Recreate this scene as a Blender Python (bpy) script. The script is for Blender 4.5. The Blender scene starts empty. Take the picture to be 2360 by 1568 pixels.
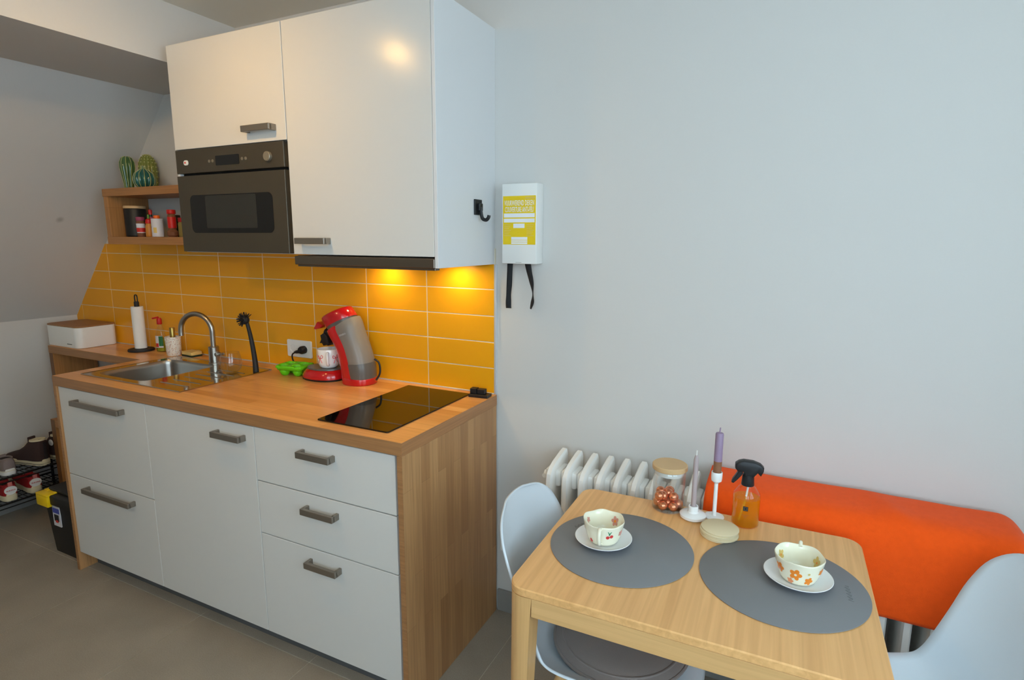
import bpy, bmesh, math, random
from mathutils import Vector, Matrix, noise
random.seed(7)
SC = bpy.context.scene
COL = SC.collection
PI = math.pi
R = math.radians

# ------------------------------------------------------------------ camera
CAM = Vector((0.9986, -1.8973, 1.4947))
yaw, pit, rol, FPX = -0.4546, -0.1732, 0.0049, 1321.97
fw = Vector((math.sin(yaw) * math.cos(pit), math.cos(yaw) * math.cos(pit), math.sin(pit)))
rt = Vector((math.cos(yaw), -math.sin(yaw), 0))
up = rt.cross(fw)
r2 = rt * math.cos(rol) + up * math.sin(rol)
u2 = -rt * math.sin(rol) + up * math.cos(rol)
cd = bpy.data.cameras.new('camera')
cam = bpy.data.objects.new('camera', cd)
COL.objects.link(cam)
cam.matrix_world = Matrix(((r2.x, u2.x, -fw.x, CAM.x), (r2.y, u2.y, -fw.y, CAM.y), (r2.z, u2.z, -fw.z, CAM.z), (0, 0, 0, 1)))
cd.sensor_width = 36
cd.sensor_fit = 'HORIZONTAL'
cd.lens = FPX / 2360 * 36
cd.clip_start = 0.02
SC.camera = cam

# ------------------------------------------------------------------ world, light, exposure
W = bpy.data.worlds.new('daylight')
SC.world = W
W.use_nodes = True
bg = W.node_tree.nodes['Background']
bg.inputs[0].default_value = (0.67, 0.85, 1.0, 1)
bg.inputs[1].default_value = 7.2
XR, YF = 2.35, -3.05                      # right wall, wall behind the camera
WIN = (-2.65, -1.05, 0.95, 2.36)          # window in the right wall: y0, y1, z0, z1
WIN2 = (0.60, 2.20, 0.95, 2.36)           # window in the wall behind the camera: x0, x1, z0, z1


def portal(c, w, h, M):
    pl = bpy.data.lights.new('window_portal', 'AREA')
    pl.shape = 'RECTANGLE'
    pl.size = w
    pl.size_y = h
    pl.cycles.is_portal = True
    po = bpy.data.objects.new('window_portal', pl)
    COL.objects.link(po)
    po.matrix_world = Matrix.Translation(c) @ M


portal((XR + .16, (WIN[0] + WIN[1]) / 2, (WIN[2] + WIN[3]) / 2), WIN[1] - WIN[0], WIN[3] - WIN[2], Matrix.Rotation(R(90), 4, 'Y') @ Matrix.Rotation(R(90), 4, 'Z'))
portal(((WIN2[0] + WIN2[1]) / 2, YF - .16, (WIN2[2] + WIN2[3]) / 2), WIN2[1] - WIN2[0], WIN2[3] - WIN2[2], Matrix.Rotation(R(-90), 4, 'X') @ Matrix.Rotation(R(180), 4, 'Y') @ Matrix.Rotation(R(180), 4, 'Y'))
LAMP_L = 500.0        # radiance of the ceiling bulb
HOOD_L = 120.0        # radiance of the two hood lamps
SC.view_settings.view_transform = 'Standard'
SC.view_settings.look = 'None'
SC.view_settings.gamma = 1
SC.view_settings.use_curve_mapping = False
SC.view_settings.exposure = 0.06


# ------------------------------------------------------------------ materials
def lin(h):
    if isinstance(h, (tuple, list)):
        c = [v / 255 for v in h]
    else:
        c = [int(h[i:i + 2], 16) / 255 for i in (0, 2, 4)]
    return tuple(v / 12.92 if v <= .04045 else ((v + .055) / 1.055) ** 2.4 for v in c) + (1,)


MATS = {}


def nmat(name):
    m = bpy.data.materials.new(name)
    m.use_nodes = True
    nt = m.node_tree
    b = nt.nodes['Principled BSDF']
    MATS[name] = m
    return m, nt, b


def N(nt, t, **kw):
    n = nt.nodes.new(t)
    for k, v in kw.items():
        setattr(n, k, v)
    return n


def mat(name, col, rough=.5, metal=0, spec=.5, coat=0, bump=0, bscale=200, var=0, vscale=8, sheen=0, trans=0, ior=1.45, emit=None, estr=0, sub=0):
    m, nt, b = nmat(name)
    c = lin(col)
    b.inputs['Base Color'].default_value = c
    b.inputs['Roughness'].default_value = rough
    b.inputs['Metallic'].default_value = metal
    b.inputs['Specular IOR Level'].default_value = spec
    b.inputs['Coat Weight'].default_value = coat
    b.inputs['Sheen Weight'].default_value = sheen
    b.inputs['Transmission Weight'].default_value = trans
    b.inputs['IOR'].default_value = ior
    if emit:
        b.inputs['Emission Color'].default_value = emit
        b.inputs['Emission Strength'].default_value = estr
    L = nt.links.new
    tc = N(nt, 'ShaderNodeTexCoord')
    if var:
        nz = N(nt, 'ShaderNodeTexNoise')
        nz.inputs['Scale'].default_value = vscale
        nz.inputs['Detail'].default_value = 4
        mx = N(nt, 'ShaderNodeMix', data_type='RGBA')
        mx.inputs[6].default_value = tuple(v * (1 - var) for v in c[:3]) + (1,)
        mx.inputs[7].default_value = tuple(min(1, v * (1 + var)) for v in c[:3]) + (1,)
        L(tc.outputs['Object'], nz.inputs['Vector'])
        L(nz.outputs['Fac'], mx.inputs[0])
        L(mx.outputs[2], b.inputs['Base Color'])
    if bump:
        n2 = N(nt, 'ShaderNodeTexNoise')
        n2.inputs['Scale'].default_value = bscale
        n2.inputs['Detail'].default_value = 3
        bp = N(nt, 'ShaderNodeBump')
        bp.inputs['Strength'].default_value = bump
        bp.inputs['Distance'].default_value = .002
        L(tc.outputs['Object'], n2.inputs['Vector'])
        L(n2.outputs['Fac'], bp.inputs['Height'])
        L(bp.outputs['Normal'], b.inputs['Normal'])
    return m


def wood(name, cols, axes='xy', width=.4, row=.045, grain=1.0, rough=.4, mort=.0004, mcol=None, staves=True, gs=1.0, coat=0):
    """wood laminate: axes gives (along the grain, across it) in object space"""
    m, nt, b = nmat(name)
    L = nt.links.new
    tc = N(nt, 'ShaderNodeTexCoord')
    sp = N(nt, 'ShaderNodeSeparateXYZ')
    L(tc.outputs['Object'], sp.inputs[0])
    cb = N(nt, 'ShaderNodeCombineXYZ')
    ix = {'x': 0, 'y': 1, 'z': 2}
    L(sp.outputs[ix[axes[0]]], cb.inputs[0])
    L(sp.outputs[ix[axes[1]]], cb.inputs[1])
    c1, c2, c3 = [lin(c) for c in cols]
    if staves:
        br = N(nt, 'ShaderNodeTexBrick')
        br.offset = .37
        br.offset_frequency = 2
        br.squash = 1
        br.inputs['Color1'].default_value = c1
        br.inputs['Color2'].default_value = c2
        br.inputs['Mortar'].default_value = lin(mcol) if mcol else c3
        br.inputs['Scale'].default_value = 1
        br.inputs['Mortar Size'].default_value = mort
        br.inputs['Mortar Smooth'].default_value = .6
        br.inputs['Bias'].default_value = -.1
        br.inputs['Brick Width'].default_value = width
        br.inputs['Row Height'].default_value = row
        L(cb.outputs[0], br.inputs['Vector'])
        base = br.outputs['Color']
    else:
        nb = N(nt, 'ShaderNodeTexNoise')
        nb.inputs['Scale'].default_value = 1
        mpb = N(nt, 'ShaderNodeMapping')
        mpb.inputs['Scale'].default_value = (1.2, 14, 14)
        L(cb.outputs[0], mpb.inputs[0])
        L(mpb.outputs[0], nb.inputs['Vector'])
        mb = N(nt, 'ShaderNodeMix', data_type='RGBA')
        mb.inputs[6].default_value = c1
        mb.inputs[7].default_value = c2
        L(nb.outputs['Fac'], mb.inputs[0])
        base = mb.outputs[2]
    mp = N(nt, 'ShaderNodeMapping')
    mp.inputs['Scale'].default_value = (4 * gs, 130 * gs, 130 * gs)
    cz = N(nt, 'ShaderNodeCombineXYZ')
    L(sp.outputs[ix[axes[0]]], cz.inputs[0])
    L(sp.outputs[ix[axes[1]]], cz.inputs[1])
    third = [i for i in (0, 1, 2) if i not in (ix[axes[0]], ix[axes[1]])][0]
    L(sp.outputs[third], cz.inputs[2])
    L(cz.outputs[0], mp.inputs[0])
    nz = N(nt, 'ShaderNodeTexNoise')
    nz.inputs['Scale'].default_value = 1
    nz.inputs['Detail'].default_value = 5
    nz.inputs['Distortion'].default_value = .6
    L(mp.outputs[0], nz.inputs['Vector'])
    rp = N(nt, 'ShaderNodeValToRGB')
    rp.color_ramp.elements[0].position = .35
    rp.color_ramp.elements[0].color = (0, 0, 0, 1)
    rp.color_ramp.elements[1].position = .68
    rp.color_ramp.elements[1].color = (1, 1, 1, 1)
    L(nz.outputs['Fac'], rp.inputs[0])
    mu = N(nt, 'ShaderNodeMath', operation='MULTIPLY')
    mu.inputs[1].default_value = .38 * grain
    L(rp.outputs[0], mu.inputs[0])
    mx = N(nt, 'ShaderNodeMix', data_type='RGBA')
    L(mu.outputs[0], mx.inputs[0])
    L(base, mx.inputs[6])
    mx.inputs[7].default_value = c3
    L(mx.outputs[2], b.inputs['Base Color'])
    b.inputs['Roughness'].default_value = rough
    b.inputs['Coat Weight'].default_value = coat
    return m


def thinglass(name, tint=(1, 1, 1, 1), refl=1.0, rough=.02):
    m, nt, b = nmat(name)
    nt.nodes.remove(b)
    out = nt.nodes['Material Output']
    tr = N(nt, 'ShaderNodeBsdfTransparent')
    tr.inputs[0].default_value = tint
    gl = N(nt, 'ShaderNodeBsdfGlossy')
    gl.inputs['Roughness'].default_value = rough
    fr = N(nt, 'ShaderNodeLayerWeight')
    fr.inputs[0].default_value = .5
    pw = N(nt, 'ShaderNodeMath', operation='POWER')
    pw.inputs[1].default_value = 3.5
    mu = N(nt, 'ShaderNodeMath', operation='MULTIPLY_ADD')
    mu.inputs[1].default_value = .55 * refl
    mu.inputs[2].default_value = .035
    mx = N(nt, 'ShaderNodeMixShader')
    L = nt.links.new
    L(fr.outputs['Facing'], pw.inputs[0])
    L(pw.outputs[0], mu.inputs[0])
    L(mu.outputs[0], mx.inputs[0])
    L(tr.outputs[0], mx.inputs[1])
    L(gl.outputs[0], mx.inputs[2])
    L(mx.outputs[0], out.inputs[0])
    return m


mat('paint', (208, 206, 202), .75, bump=.12, bscale=90)
mat('ceiling_paint', (232, 226, 214), .8, bump=.06, bscale=90)
mat('white_front', (214, 213, 209), .22, spec=.4)
mat('white_satin', (218, 218, 218), .4)
mat('radiator_white', (236, 235, 231), .35)
mat('yellow_tile', (240, 166, 22), .3, var=.05, vscale=5)
mat('grout', (222, 212, 190), .9)
mat('metal_trim', (205, 208, 210), .35, metal=.3)
mat('floor_grout', (206, 196, 178), .9)
mat('nickel', (150, 142, 132), .38, metal=.85)
mat('steel', (196, 190, 180), .09, metal=1)
mat('steel_brushed', (168, 163, 156), .3, metal=1)
mat('hood_steel', (120, 110, 98), .35, metal=.9)
mat('oven_steel', (92, 85, 74), .45, metal=.7)
mat('black_glass', (8, 8, 8), .04, spec=.6)
mat('hob_glass', (6, 6, 6), .03, spec=.55)
mat('oven_window', (14, 13, 12), .12)
mat('oven_window_mesh', (42, 42, 39), .4)
mat('black_plastic', (24, 24, 26), .45)
mat('black_matte', (30, 30, 32), .6)
mat('dark_gap', (14, 13, 12), .8)
mat('plinth_grey', (92, 92, 92), .7)
mat('grey_button', (150, 140, 122), .35, metal=.5)
mat('white_plastic', (232, 232, 228), .35)
mat('red_gloss', (188, 22, 26), .16, coat=.5)
mat('grey_tank', (128, 122, 115), .35)
mat('grey_tank_dark', (92, 90, 86), .3)
mat('lime', (104, 205, 20), .45)
mat('cream_glaze', (240, 236, 212), .15, coat=.4)
mat('china_white', (238, 238, 236), .18, coat=.3)
mat('china_blue_edge', (120, 122, 140), .3)
mat('orange_print', (240, 138, 40), .3)
mat('orange_print_pale', (236, 150, 100), .35)
mat('yellow_print', (220, 190, 110), .35)
mat('pink_print', (214, 150, 135), .4)
mat('red_print', (214, 52, 52), .35)
mat('green_print', (60, 140, 100), .4)
mat('grey_mat', (124, 125, 127), .6, bump=.15, bscale=700)
mat('mat_emboss', (84, 85, 87), .55)
mat('felt_orange', (246, 88, 22), .95, spec=.15, sheen=.08, bump=.35, bscale=420, var=.07, vscale=60)
mat('shell_plastic', (210, 220, 227), .4)
mat('cushion_grey', (134, 124, 119), .95, sheen=.2, bump=.3, bscale=500)
mat('copper_foil', (238, 150, 112), .24, metal=.85, bump=.35, bscale=160)
mat('coaster', (224, 208, 170), .8)
mat('candle_lilac', (152, 130, 156), .5)
mat('candle_brown', (142, 98, 70), .55, var=.25, vscale=60)
mat('candle_mauve', (176, 160, 160), .5)
mat('bamboo', (206, 172, 126), .5, var=.08, vscale=20)
mat('bottle_black', (32, 33, 36), .42)
mat('print_black', (18, 20, 26), .5)
mat('print_white', (235, 235, 235), .5)
mat('label_yellow', (232, 198, 16), .5)
mat('webbing', (34, 34, 36), .85)
mat('cactus_green', (66, 98, 56), .18, coat=.4, var=.2, vscale=25)
mat('cactus_olive', (120, 128, 60), .22, coat=.3)
mat('cactus_teal', (36, 92, 84), .15, coat=.5)
mat('cactus_dot', (178, 180, 110), .3)
mat('jar_black', (22, 22, 22), .5)
mat('lid_red', (196, 28, 22), .4)
mat('lid_plum', (150, 62, 92), .45)
mat('lid_orange', (236, 104, 24), .4)
mat('lid_green', (98, 140, 40), .4)
mat('lid_dark', (40, 30, 28), .5)
mat('glass_green', (30, 52, 30), .15)
mat('spice_brown', (120, 74, 48), .7)
mat('spice_gold', (196, 128, 52), .4)
mat('spice_red', (112, 44, 34), .7)
mat('spice_olive', (130, 116, 60), .7)
mat('label_white', (214, 214, 220), .5)
mat('label_blue', (70, 80, 170), .5)
mat('label_red', (200, 44, 36), .5)
mat('label_green', (40, 110, 60), .5)
mat('paper', (238, 236, 230), .95, bump=.25, bscale=300)
mat('gold', (176, 150, 80), .28, metal=.9)
mat('soap_green', (150, 150, 40), .12)
mat('sponge_yellow', (228, 196, 120), .95, bump=.5, bscale=250)
mat('sponge_green', (40, 58, 40), .95)
mat('tool_black', (26, 26, 27), .5)
mat('tool_yellow', (240, 200, 0), .4)
mat('shoe_brown', (56, 38, 36), .85)
mat('shoe_grey', (128, 114, 110), .85)
mat('shoe_white', (222, 220, 216), .6)
mat('shoe_red', (150, 22, 26), .7)
mat('shoe_pink', (200, 110, 104), .7)
mat('shoe_cream', (214, 202, 168), .75)
mat('shoe_dark', (34, 26, 28), .9)
mat('wire_black', (22, 22, 23), .4, metal=.3)
mat('bulb', (255, 240, 210), .5, emit=(1.0, .58, .17, 1), estr=LAMP_L)
mat('bulb_fill', (255, 240, 210), .5, emit=(1.0, .66, .30, 1), estr=LAMP_L * 1.15)  # glow of the added fill spotlight
mat('hood_bulb', (255, 240, 210), .5, emit=(1.0, .74, .36, 1), estr=HOOD_L)
mat('leg_beech', (196, 160, 112), .5, var=.1, vscale=20)
thinglass('clear_glass', (.97, .975, .97, 1))
thinglass('pane_glass', (.98, .99, .985, 1))
thinglass('orange_liquid', (1.0, .78, .22, 1), .3)


def paint_refraction():  # diffuse colour stands in for bright wall light refracted by the liquid
    nt = MATS['orange_liquid'].node_tree
    old = [n for n in nt.nodes if n.type == 'MIX_SHADER'][0]
    df = N(nt, 'ShaderNodeBsdfTranslucent')
    df.inputs[0].default_value = lin((255, 186, 24))
    d2 = N(nt, 'ShaderNodeBsdfDiffuse')
    d2.inputs[0].default_value = lin((252, 180, 20))
    ad = N(nt, 'ShaderNodeMixShader')
    nt.links.new(df.outputs[0], ad.inputs[1])
    nt.links.new(d2.outputs[0], ad.inputs[2])
    mx = N(nt, 'ShaderNodeMixShader')
    mx.inputs[0].default_value = .42
    nt.links.new(old.outputs[0], mx.inputs[1])
    nt.links.new(ad.outputs[0], mx.inputs[2])
    nt.links.new(mx.outputs[0], nt.nodes['Material Output'].inputs[0])


paint_refraction()
wood('counter_wood', [(244, 182, 112), (208, 140, 76), (180, 114, 60)], 'xy', .42, .043, .9, .30)
wood('edge_wood', [(178, 130, 84), (160, 114, 72), (116, 80, 50)], 'xz', .5, .2, 1.1, .45, staves=False)
wood('edge_wood_y', [(190, 134, 86), (168, 118, 74), (122, 84, 52)], 'yz', .5, .2, 1.1, .45, staves=False)
wood('panel_wood', [(196, 148, 98), (168, 120, 76), (126, 86, 52)], 'zy', .46, .047, .9, .45)
wood('shelf_wood', [(186, 132, 78), (166, 114, 64), (118, 78, 42)], 'xz', .5, .3, 1.0, .45, staves=False)
wood('shelf_wood_y', [(186, 132, 78), (160, 110, 62), (112, 74, 40)], 'zy', .28, .07, 1.0, .45)
wood('oak_top', [(240, 190, 128), (230, 175, 110), (184, 128, 70)], 'yx', .5, .3, 1.0, .42, staves=False, gs=.55)
wood('oak_x', [(226, 182, 124), (214, 168, 108), (180, 134, 80)], 'xz', .5, .3, .75, .45, staves=False)
wood('oak_y', [(226, 182, 124), (214, 168, 108), (180, 134, 80)], 'yz', .5, .3, .75, .45, staves=False)
wood('oak_z', [(226, 182, 124), (214, 168, 108), (180, 134, 80)], 'zx', .5, .3, .8, .45, staves=False)
wood('box_wood', [(168, 120, 74), (156, 108, 64), (124, 84, 48)], 'xy', .5, .3, .8, .5, staves=False)


def floor_mat():
    m, nt, b = nmat('floor_stone')
    L = nt.links.new
    tc = N(nt, 'ShaderNodeTexCoord')
    ge = N(nt, 'ShaderNodeNewGeometry')
    n1 = N(nt, 'ShaderNodeTexNoise')
    n1.inputs['Scale'].default_value = 260
    n1.inputs['Detail'].default_value = 4
    n2 = N(nt, 'ShaderNodeTexNoise')
    n2.inputs['Scale'].default_value = 5
    n2.inputs['Detail'].default_value = 5
    L(ge.outputs['Position'], n1.inputs['Vector'])
    L(ge.outputs['Position'], n2.inputs['Vector'])
    a = N(nt, 'ShaderNodeMix', data_type='RGBA')
    a.inputs[6].default_value = lin((146, 135, 121))
    a.inputs[7].default_value = lin((186, 174, 157))
    L(n1.outputs['Fac'], a.inputs[0])
    c = N(nt, 'ShaderNodeMix', data_type='RGBA', blend_type='MULTIPLY')
    c.inputs[0].default_value = .35
    L(a.outputs[2], c.inputs[6])
    L(n2.outputs['Fac'], c.inputs[7])
    L(c.outputs[2], b.inputs['Base Color'])
    b.inputs['Roughness'].default_value = .45
    bp = N(nt, 'ShaderNodeBump')
    bp.inputs['Strength'].default_value = .12
    bp.inputs['Distance'].default_value = .001
    L(n1.outputs['Fac'], bp.inputs['Height'])
    L(bp.outputs['Normal'], b.inputs['Normal'])


floor_mat()


def terrazzo():
    m, nt, b = nmat('terrazzo')
    L = nt.links.new
    tc = N(nt, 'ShaderNodeTexCoord')
    base = lin((232, 226, 216))
    prev = None
    for i, (sc, col, th) in enumerate([(150, (196, 140, 120), .33), (210, (60, 56, 58), .24), (120, (222, 190, 160), .3)]):
        v = N(nt, 'ShaderNodeTexVoronoi')
        v.inputs['Scale'].default_value = sc
        mp = N(nt, 'ShaderNodeMapping')
        mp.inputs['Location'].default_value = (i * 3.3, i * 1.7, 0)
        L(tc.outputs['Object'], mp.inputs[0])
        L(mp.outputs[0], v.inputs['Vector'])
        lt = N(nt, 'ShaderNodeMath', operation='LESS_THAN')
        lt.inputs[1].default_value = th
        L(v.outputs['Distance'], lt.inputs[0])
        rn = N(nt, 'ShaderNodeSeparateColor')
        L(v.outputs['Color'], rn.inputs[0])
        gt = N(nt, 'ShaderNodeMath', operation='GREATER_THAN')
        gt.inputs[1].default_value = .45
        L(rn.outputs[0], gt.inputs[0])
        mu = N(nt, 'ShaderNodeMath', operation='MULTIPLY')
        L(lt.outputs[0], mu.inputs[0])
        L(gt.outputs[0], mu.inputs[1])
        mx = N(nt, 'ShaderNodeMix', data_type='RGBA')
        L(mu.outputs[0], mx.inputs[0])
        if prev is None:
            mx.inputs[6].default_value = base
        else:
            L(prev, mx.inputs[6])
        mx.inputs[7].default_value = lin(col)
        prev = mx.outputs[2]
    L(prev, b.inputs['Base Color'])
    b.inputs['Roughness'].default_value = .4


terrazzo()


# ------------------------------------------------------------------ mesh helpers
WM = {}


class G:
    def __init__(self):
        self.bm = bmesh.new()

    def _xf(self, vs, M):
        if M is not None:
            bmesh.ops.transform(self.bm, matrix=M, verts=vs)

    def box(self, x0, x1, y0, y1, z0, z1, bev=0, seg=2, M=None):
        t = bmesh.new()
        bmesh.ops.create_cube(t, size=1)
        for v in t.verts:
            v.co = Vector(((x0 + x1) / 2 + v.co.x * (x1 - x0), (y0 + y1) / 2 + v.co.y * (y1 - y0), (z0 + z1) / 2 + v.co.z * (z1 - z0)))
        if bev:
            seg = 1 if bev < .0029 else seg
            bmesh.ops.bevel(t, geom=t.edges[:], offset=bev, segments=seg, profile=.5, affect='EDGES')
        if M is not None:
            bmesh.ops.transform(t, matrix=M, verts=t.verts)
        self._join(t)
        return self

    def _join(self, t):
        me = bpy.data.meshes.new('tmp')
        t.to_mesh(me)
        t.free()
        self.bm.from_mesh(me)
        bpy.data.meshes.remove(me)

    def rings(self, rings, close=False, cap0=True, cap1=True, M=None):
        bm = self.bm
        V = [[bm.verts.new(p) for p in r] for r in rings]
        n = len(rings[0])
        for i in range(len(V) - 1):
            for j in range(n):
                bm.faces.new((V[i][j], V[i][(j + 1) % n], V[i + 1][(j + 1) % n], V[i + 1][j]))
        if close:
            for j in range(n):
                bm.faces.new((V[-1][j], V[-1][(j + 1) % n], V[0][(j + 1) % n], V[0][j]))
        else:
            if cap0:
                bm.faces.new(V[0][::-1])
            if cap1:
                bm.faces.new(V[-1])
        self._xf([v for r in V for v in r], M)
        return self

    def lathe(self, prof, c=(0, 0, 0), n=32, cap0=True, cap1=True, M=None, rf=None):
        rs = []
        for r, z in prof:
            ring = []
            for k in range(n):
                a = 2 * PI * k / n
                rr = r if rf is None else rf(r, z, a)
                zz = z
                if isinstance(rr, tuple):
                    rr, zz = rr
                ring.append((c[0] + rr * math.cos(a), c[1] + rr * math.sin(a), c[2] + zz))
            rs.append(ring)
        return self.rings(rs, cap0=cap0, cap1=cap1, M=M)

    def tube(self, path, r, n=10, cap=True, M=None, flat=1.0):
        P = [Vector(p) for p in path]
        rs = []
        T0 = None
        U = None
        for i, p in enumerate(P):
            t = (P[min(i + 1, len(P) - 1)] - P[max(i - 1, 0)]).normalized()
            if U is None:
                a = Vector((0, 0, 1)) if abs(t.z) < .9 else Vector((1, 0, 0))
                U = t.cross(a).normalized()
            else:
                U = (U - t * U.dot(t)).normalized()
            V = t.cross(U)
            rr = r[i] if isinstance(r, (list, tuple)) else r
            rs.append([p + (U * math.cos(2 * PI * k / n) + V * math.sin(2 * PI * k / n) * flat) * rr for k in range(n)])
        return self.rings(rs, cap0=cap, cap1=cap, M=M)

    def prism(self, poly, f0, f1, bev=0, M=None):
        """poly list of 2D; f0,f1 map 2D->3D for both ends"""
        t = bmesh.new()
        a = [t.verts.new(f0(*p)) for p in poly]
        b = [t.verts.new(f1(*p)) for p in poly]
        n = len(poly)
        fa = t.faces.new(a[::-1])
        fb = t.faces.new(b)
        for i in range(n):
            t.faces.new((a[i], a[(i + 1) % n], b[(i + 1) % n], b[i]))
        bmesh.ops.recalc_face_normals(t, faces=t.faces)
        if bev:
            eds = [e for f in (fa, fb) for e in f.edges]
            bmesh.ops.bevel(t, geom=eds, offset=bev, segments=1 if bev < .0029 else 2, profile=.5, affect='EDGES')
        if M is not None:
            bmesh.ops.transform(t, matrix=M, verts=t.verts)
        self._join(t)
        return self

    def sph(self, c, r, s=(1, 1, 1), u=16, v=10, M=None):
        t = bmesh.new()
        bmesh.ops.create_uvsphere(t, u_segments=u, v_segments=v, radius=1)
        for q in t.verts:
            q.co = Vector((c[0] + q.co.x * r * s[0], c[1] + q.co.y * r * s[1], c[2] + q.co.z * r * s[2]))
        if M is not None:
            bmesh.ops.transform(t, matrix=M, verts=t.verts)
        self._join(t)
        return self

    def grid(self, f, nu, nv, M=None):
        bm = self.bm
        V = [[bm.verts.new(f(i / nu, j / nv)) for j in range(nv + 1)] for i in range(nu + 1)]
        for i in range(nu):
            for j in range(nv):
                bm.faces.new((V[i][j], V[i + 1][j], V[i + 1][j + 1], V[i][j + 1]))
        self._xf([v for r in V for v in r], M)
        return self

    def face(self, pts, M=None):
        vs = [self.bm.verts.new(p) for p in pts]
        self.bm.faces.new(vs)
        self._xf(vs, M)
        return self

    def out(self, name, m, parent=None, world=False, ang=35, recalc=True, solid=0, sub=0, kind=None):
        bm = self.bm
        if recalc:
            bmesh.ops.recalc_face_normals(bm, faces=bm.faces)
        if world and parent is not None:
            bmesh.ops.transform(bm, matrix=WM[parent].inverted(), verts=bm.verts)
        me = bpy.data.meshes.new(name)
        bm.to_mesh(me)
        bm.free()
        for p in me.polygons:
            p.use_smooth = True
        if not solid:
            me.set_sharp_from_angle(angle=R(ang))
        me.materials.append(MATS[m])
        o = bpy.data.objects.new(name, me)
        COL.objects.link(o)
        if parent is not None:
            o.parent = parent
            WM[o] = WM[parent]
        else:
            WM[o] = Matrix.Identity(4)
        if solid:
            md = o.modifiers.new('thickness', 'SOLIDIFY')
            md.thickness = solid
            md.offset = -1
        if sub:
            md = o.modifiers.new('smooth', 'SUBSURF')
            md.levels = sub
            md.render_levels = sub
        if kind:
            o['kind'] = kind
        return o


def thing(name, label, cat, loc=(0, 0, 0), rz=0, group=None):
    o = bpy.data.objects.new(name, None)
    COL.objects.link(o)
    o.empty_display_size = .05
    o.location = loc
    o.rotation_euler = (0, 0, rz)
    WM[o] = Matrix.Translation(loc) @ Matrix.Rotation(rz, 4, 'Z')
    o['label'] = label
    o['category'] = cat
    if group:
        o['group'] = group
    return o


def tag(o, label, cat, group=None):
    o['label'] = label
    o['category'] = cat
    if group:
        o['group'] = group
    return o


def struct(o):
    o['kind'] = 'structure'
    return o


def link_copy(o, parent=None):
    c = o.copy()
    COL.objects.link(c)
    c.parent = parent
    WM[c] = WM[parent] if parent else Matrix.Identity(4)
    return c


def copy_tree(o, loc, rz=0, label=None):
    c = o.copy()
    COL.objects.link(c)
    c.location = loc
    c.rotation_euler = (0, 0, rz)
    WM[c] = Matrix.Translation(loc) @ Matrix.Rotation(rz, 4, 'Z')
    if label:
        c['label'] = label
    for ch in list(o.children):
        k = link_copy(ch, c)
        for g in list(ch.children):
            link_copy(g, k)
    return c


def text(s, size, M, name, m, parent, sx=1.0, ext=.0003):
    cu = bpy.data.curves.new(name, 'FONT')
    cu.body = s
    cu.size = size
    cu.align_x = 'CENTER'
    cu.align_y = 'CENTER'
    cu.extrude = ext
    cu.resolution_u = 2
    t = bpy.data.objects.new('tmp_text', cu)
    COL.objects.link(t)
    dg = bpy.context.evaluated_depsgraph_get()
    me = bpy.data.meshes.new_from_object(t.evaluated_get(dg))
    bpy.data.objects.remove(t)
    bpy.data.curves.remove(cu)
    me.transform(WM[parent].inverted() @ M @ Matrix.Diagonal((sx, 1, 1, 1)))
    me.materials.clear()
    me.materials.append(MATS[m])
    me.name = name
    o = bpy.data.objects.new(name, me)
    COL.objects.link(o)
    o.parent = parent
    WM[o] = WM[parent]
    return o


def rrect(x0, x1, y0, y1, r, n=6):
    P = []
    for cx, cy, a in ((x1 - r, y1 - r, 0), (x0 + r, y1 - r, 90), (x0 + r, y0 + r, 180), (x1 - r, y0 + r, 270)):
        for k in range(n + 1):
            t = R(a + 90 * k / n)
            P.append((cx + r * math.cos(t), cy + r * math.sin(t)))
    return P


def clip(poly, a, b, c):
    """keep a*x+b*y+c>=0"""
    out = []
    for i in range(len(poly)):
        p, q = poly[i], poly[(i + 1) % len(poly)]
        dp, dq = a * p[0] + b * p[1] + c, a * q[0] + b * q[1] + c
        if dp >= 0:
            out.append(p)
        if (dp >= 0) != (dq >= 0):
            t = dp / (dp - dq)
            out.append((p[0] + t * (q[0] - p[0]), p[1] + t * (q[1] - p[1])))
    return out


def along(pts, n):
    """Catmull-Rom resampling of a 3D polyline"""
    P = [Vector(p) for p in pts]
    P = [P[0] * 2 - P[1]] + P + [P[-1] * 2 - P[-2]]
    o = []
    for i in range(1, len(P) - 2):
        for k in range(n):
            t = k / n
            a, b, c, d = P[i - 1], P[i], P[i + 1], P[i + 2]
            o.append(.5 * ((2 * b) + (c - a) * t + (2 * a - 5 * b + 4 * c - d) * t * t + (3 * b - a - 3 * c + d) * t ** 3))
    o.append(P[-2])
    return o


XZ = (lambda y: (lambda a, b: (a, y, b)))
XY = (lambda z: (lambda a, b: (a, b, z)))
YZ = (lambda x: (lambda a, b: (x, a, b)))

# ------------------------------------------------------------------ the room
XK, ZK = -2.787, 1.046                 # knee wall and where the roof slope begins
SL = .783 / .908                       # dx/dz of the slope
ZS, XB, ZC = 2.177, -1.287, 2.402      # soffit height, beam face, ceiling
XSOF = XK + (ZS - ZK) * SL
g = G().box(XK - .1, XR + .1, 0, .12, -.05, ZC + .1)
wall_back = struct(g.out('wall_back', 'paint'))
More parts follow.
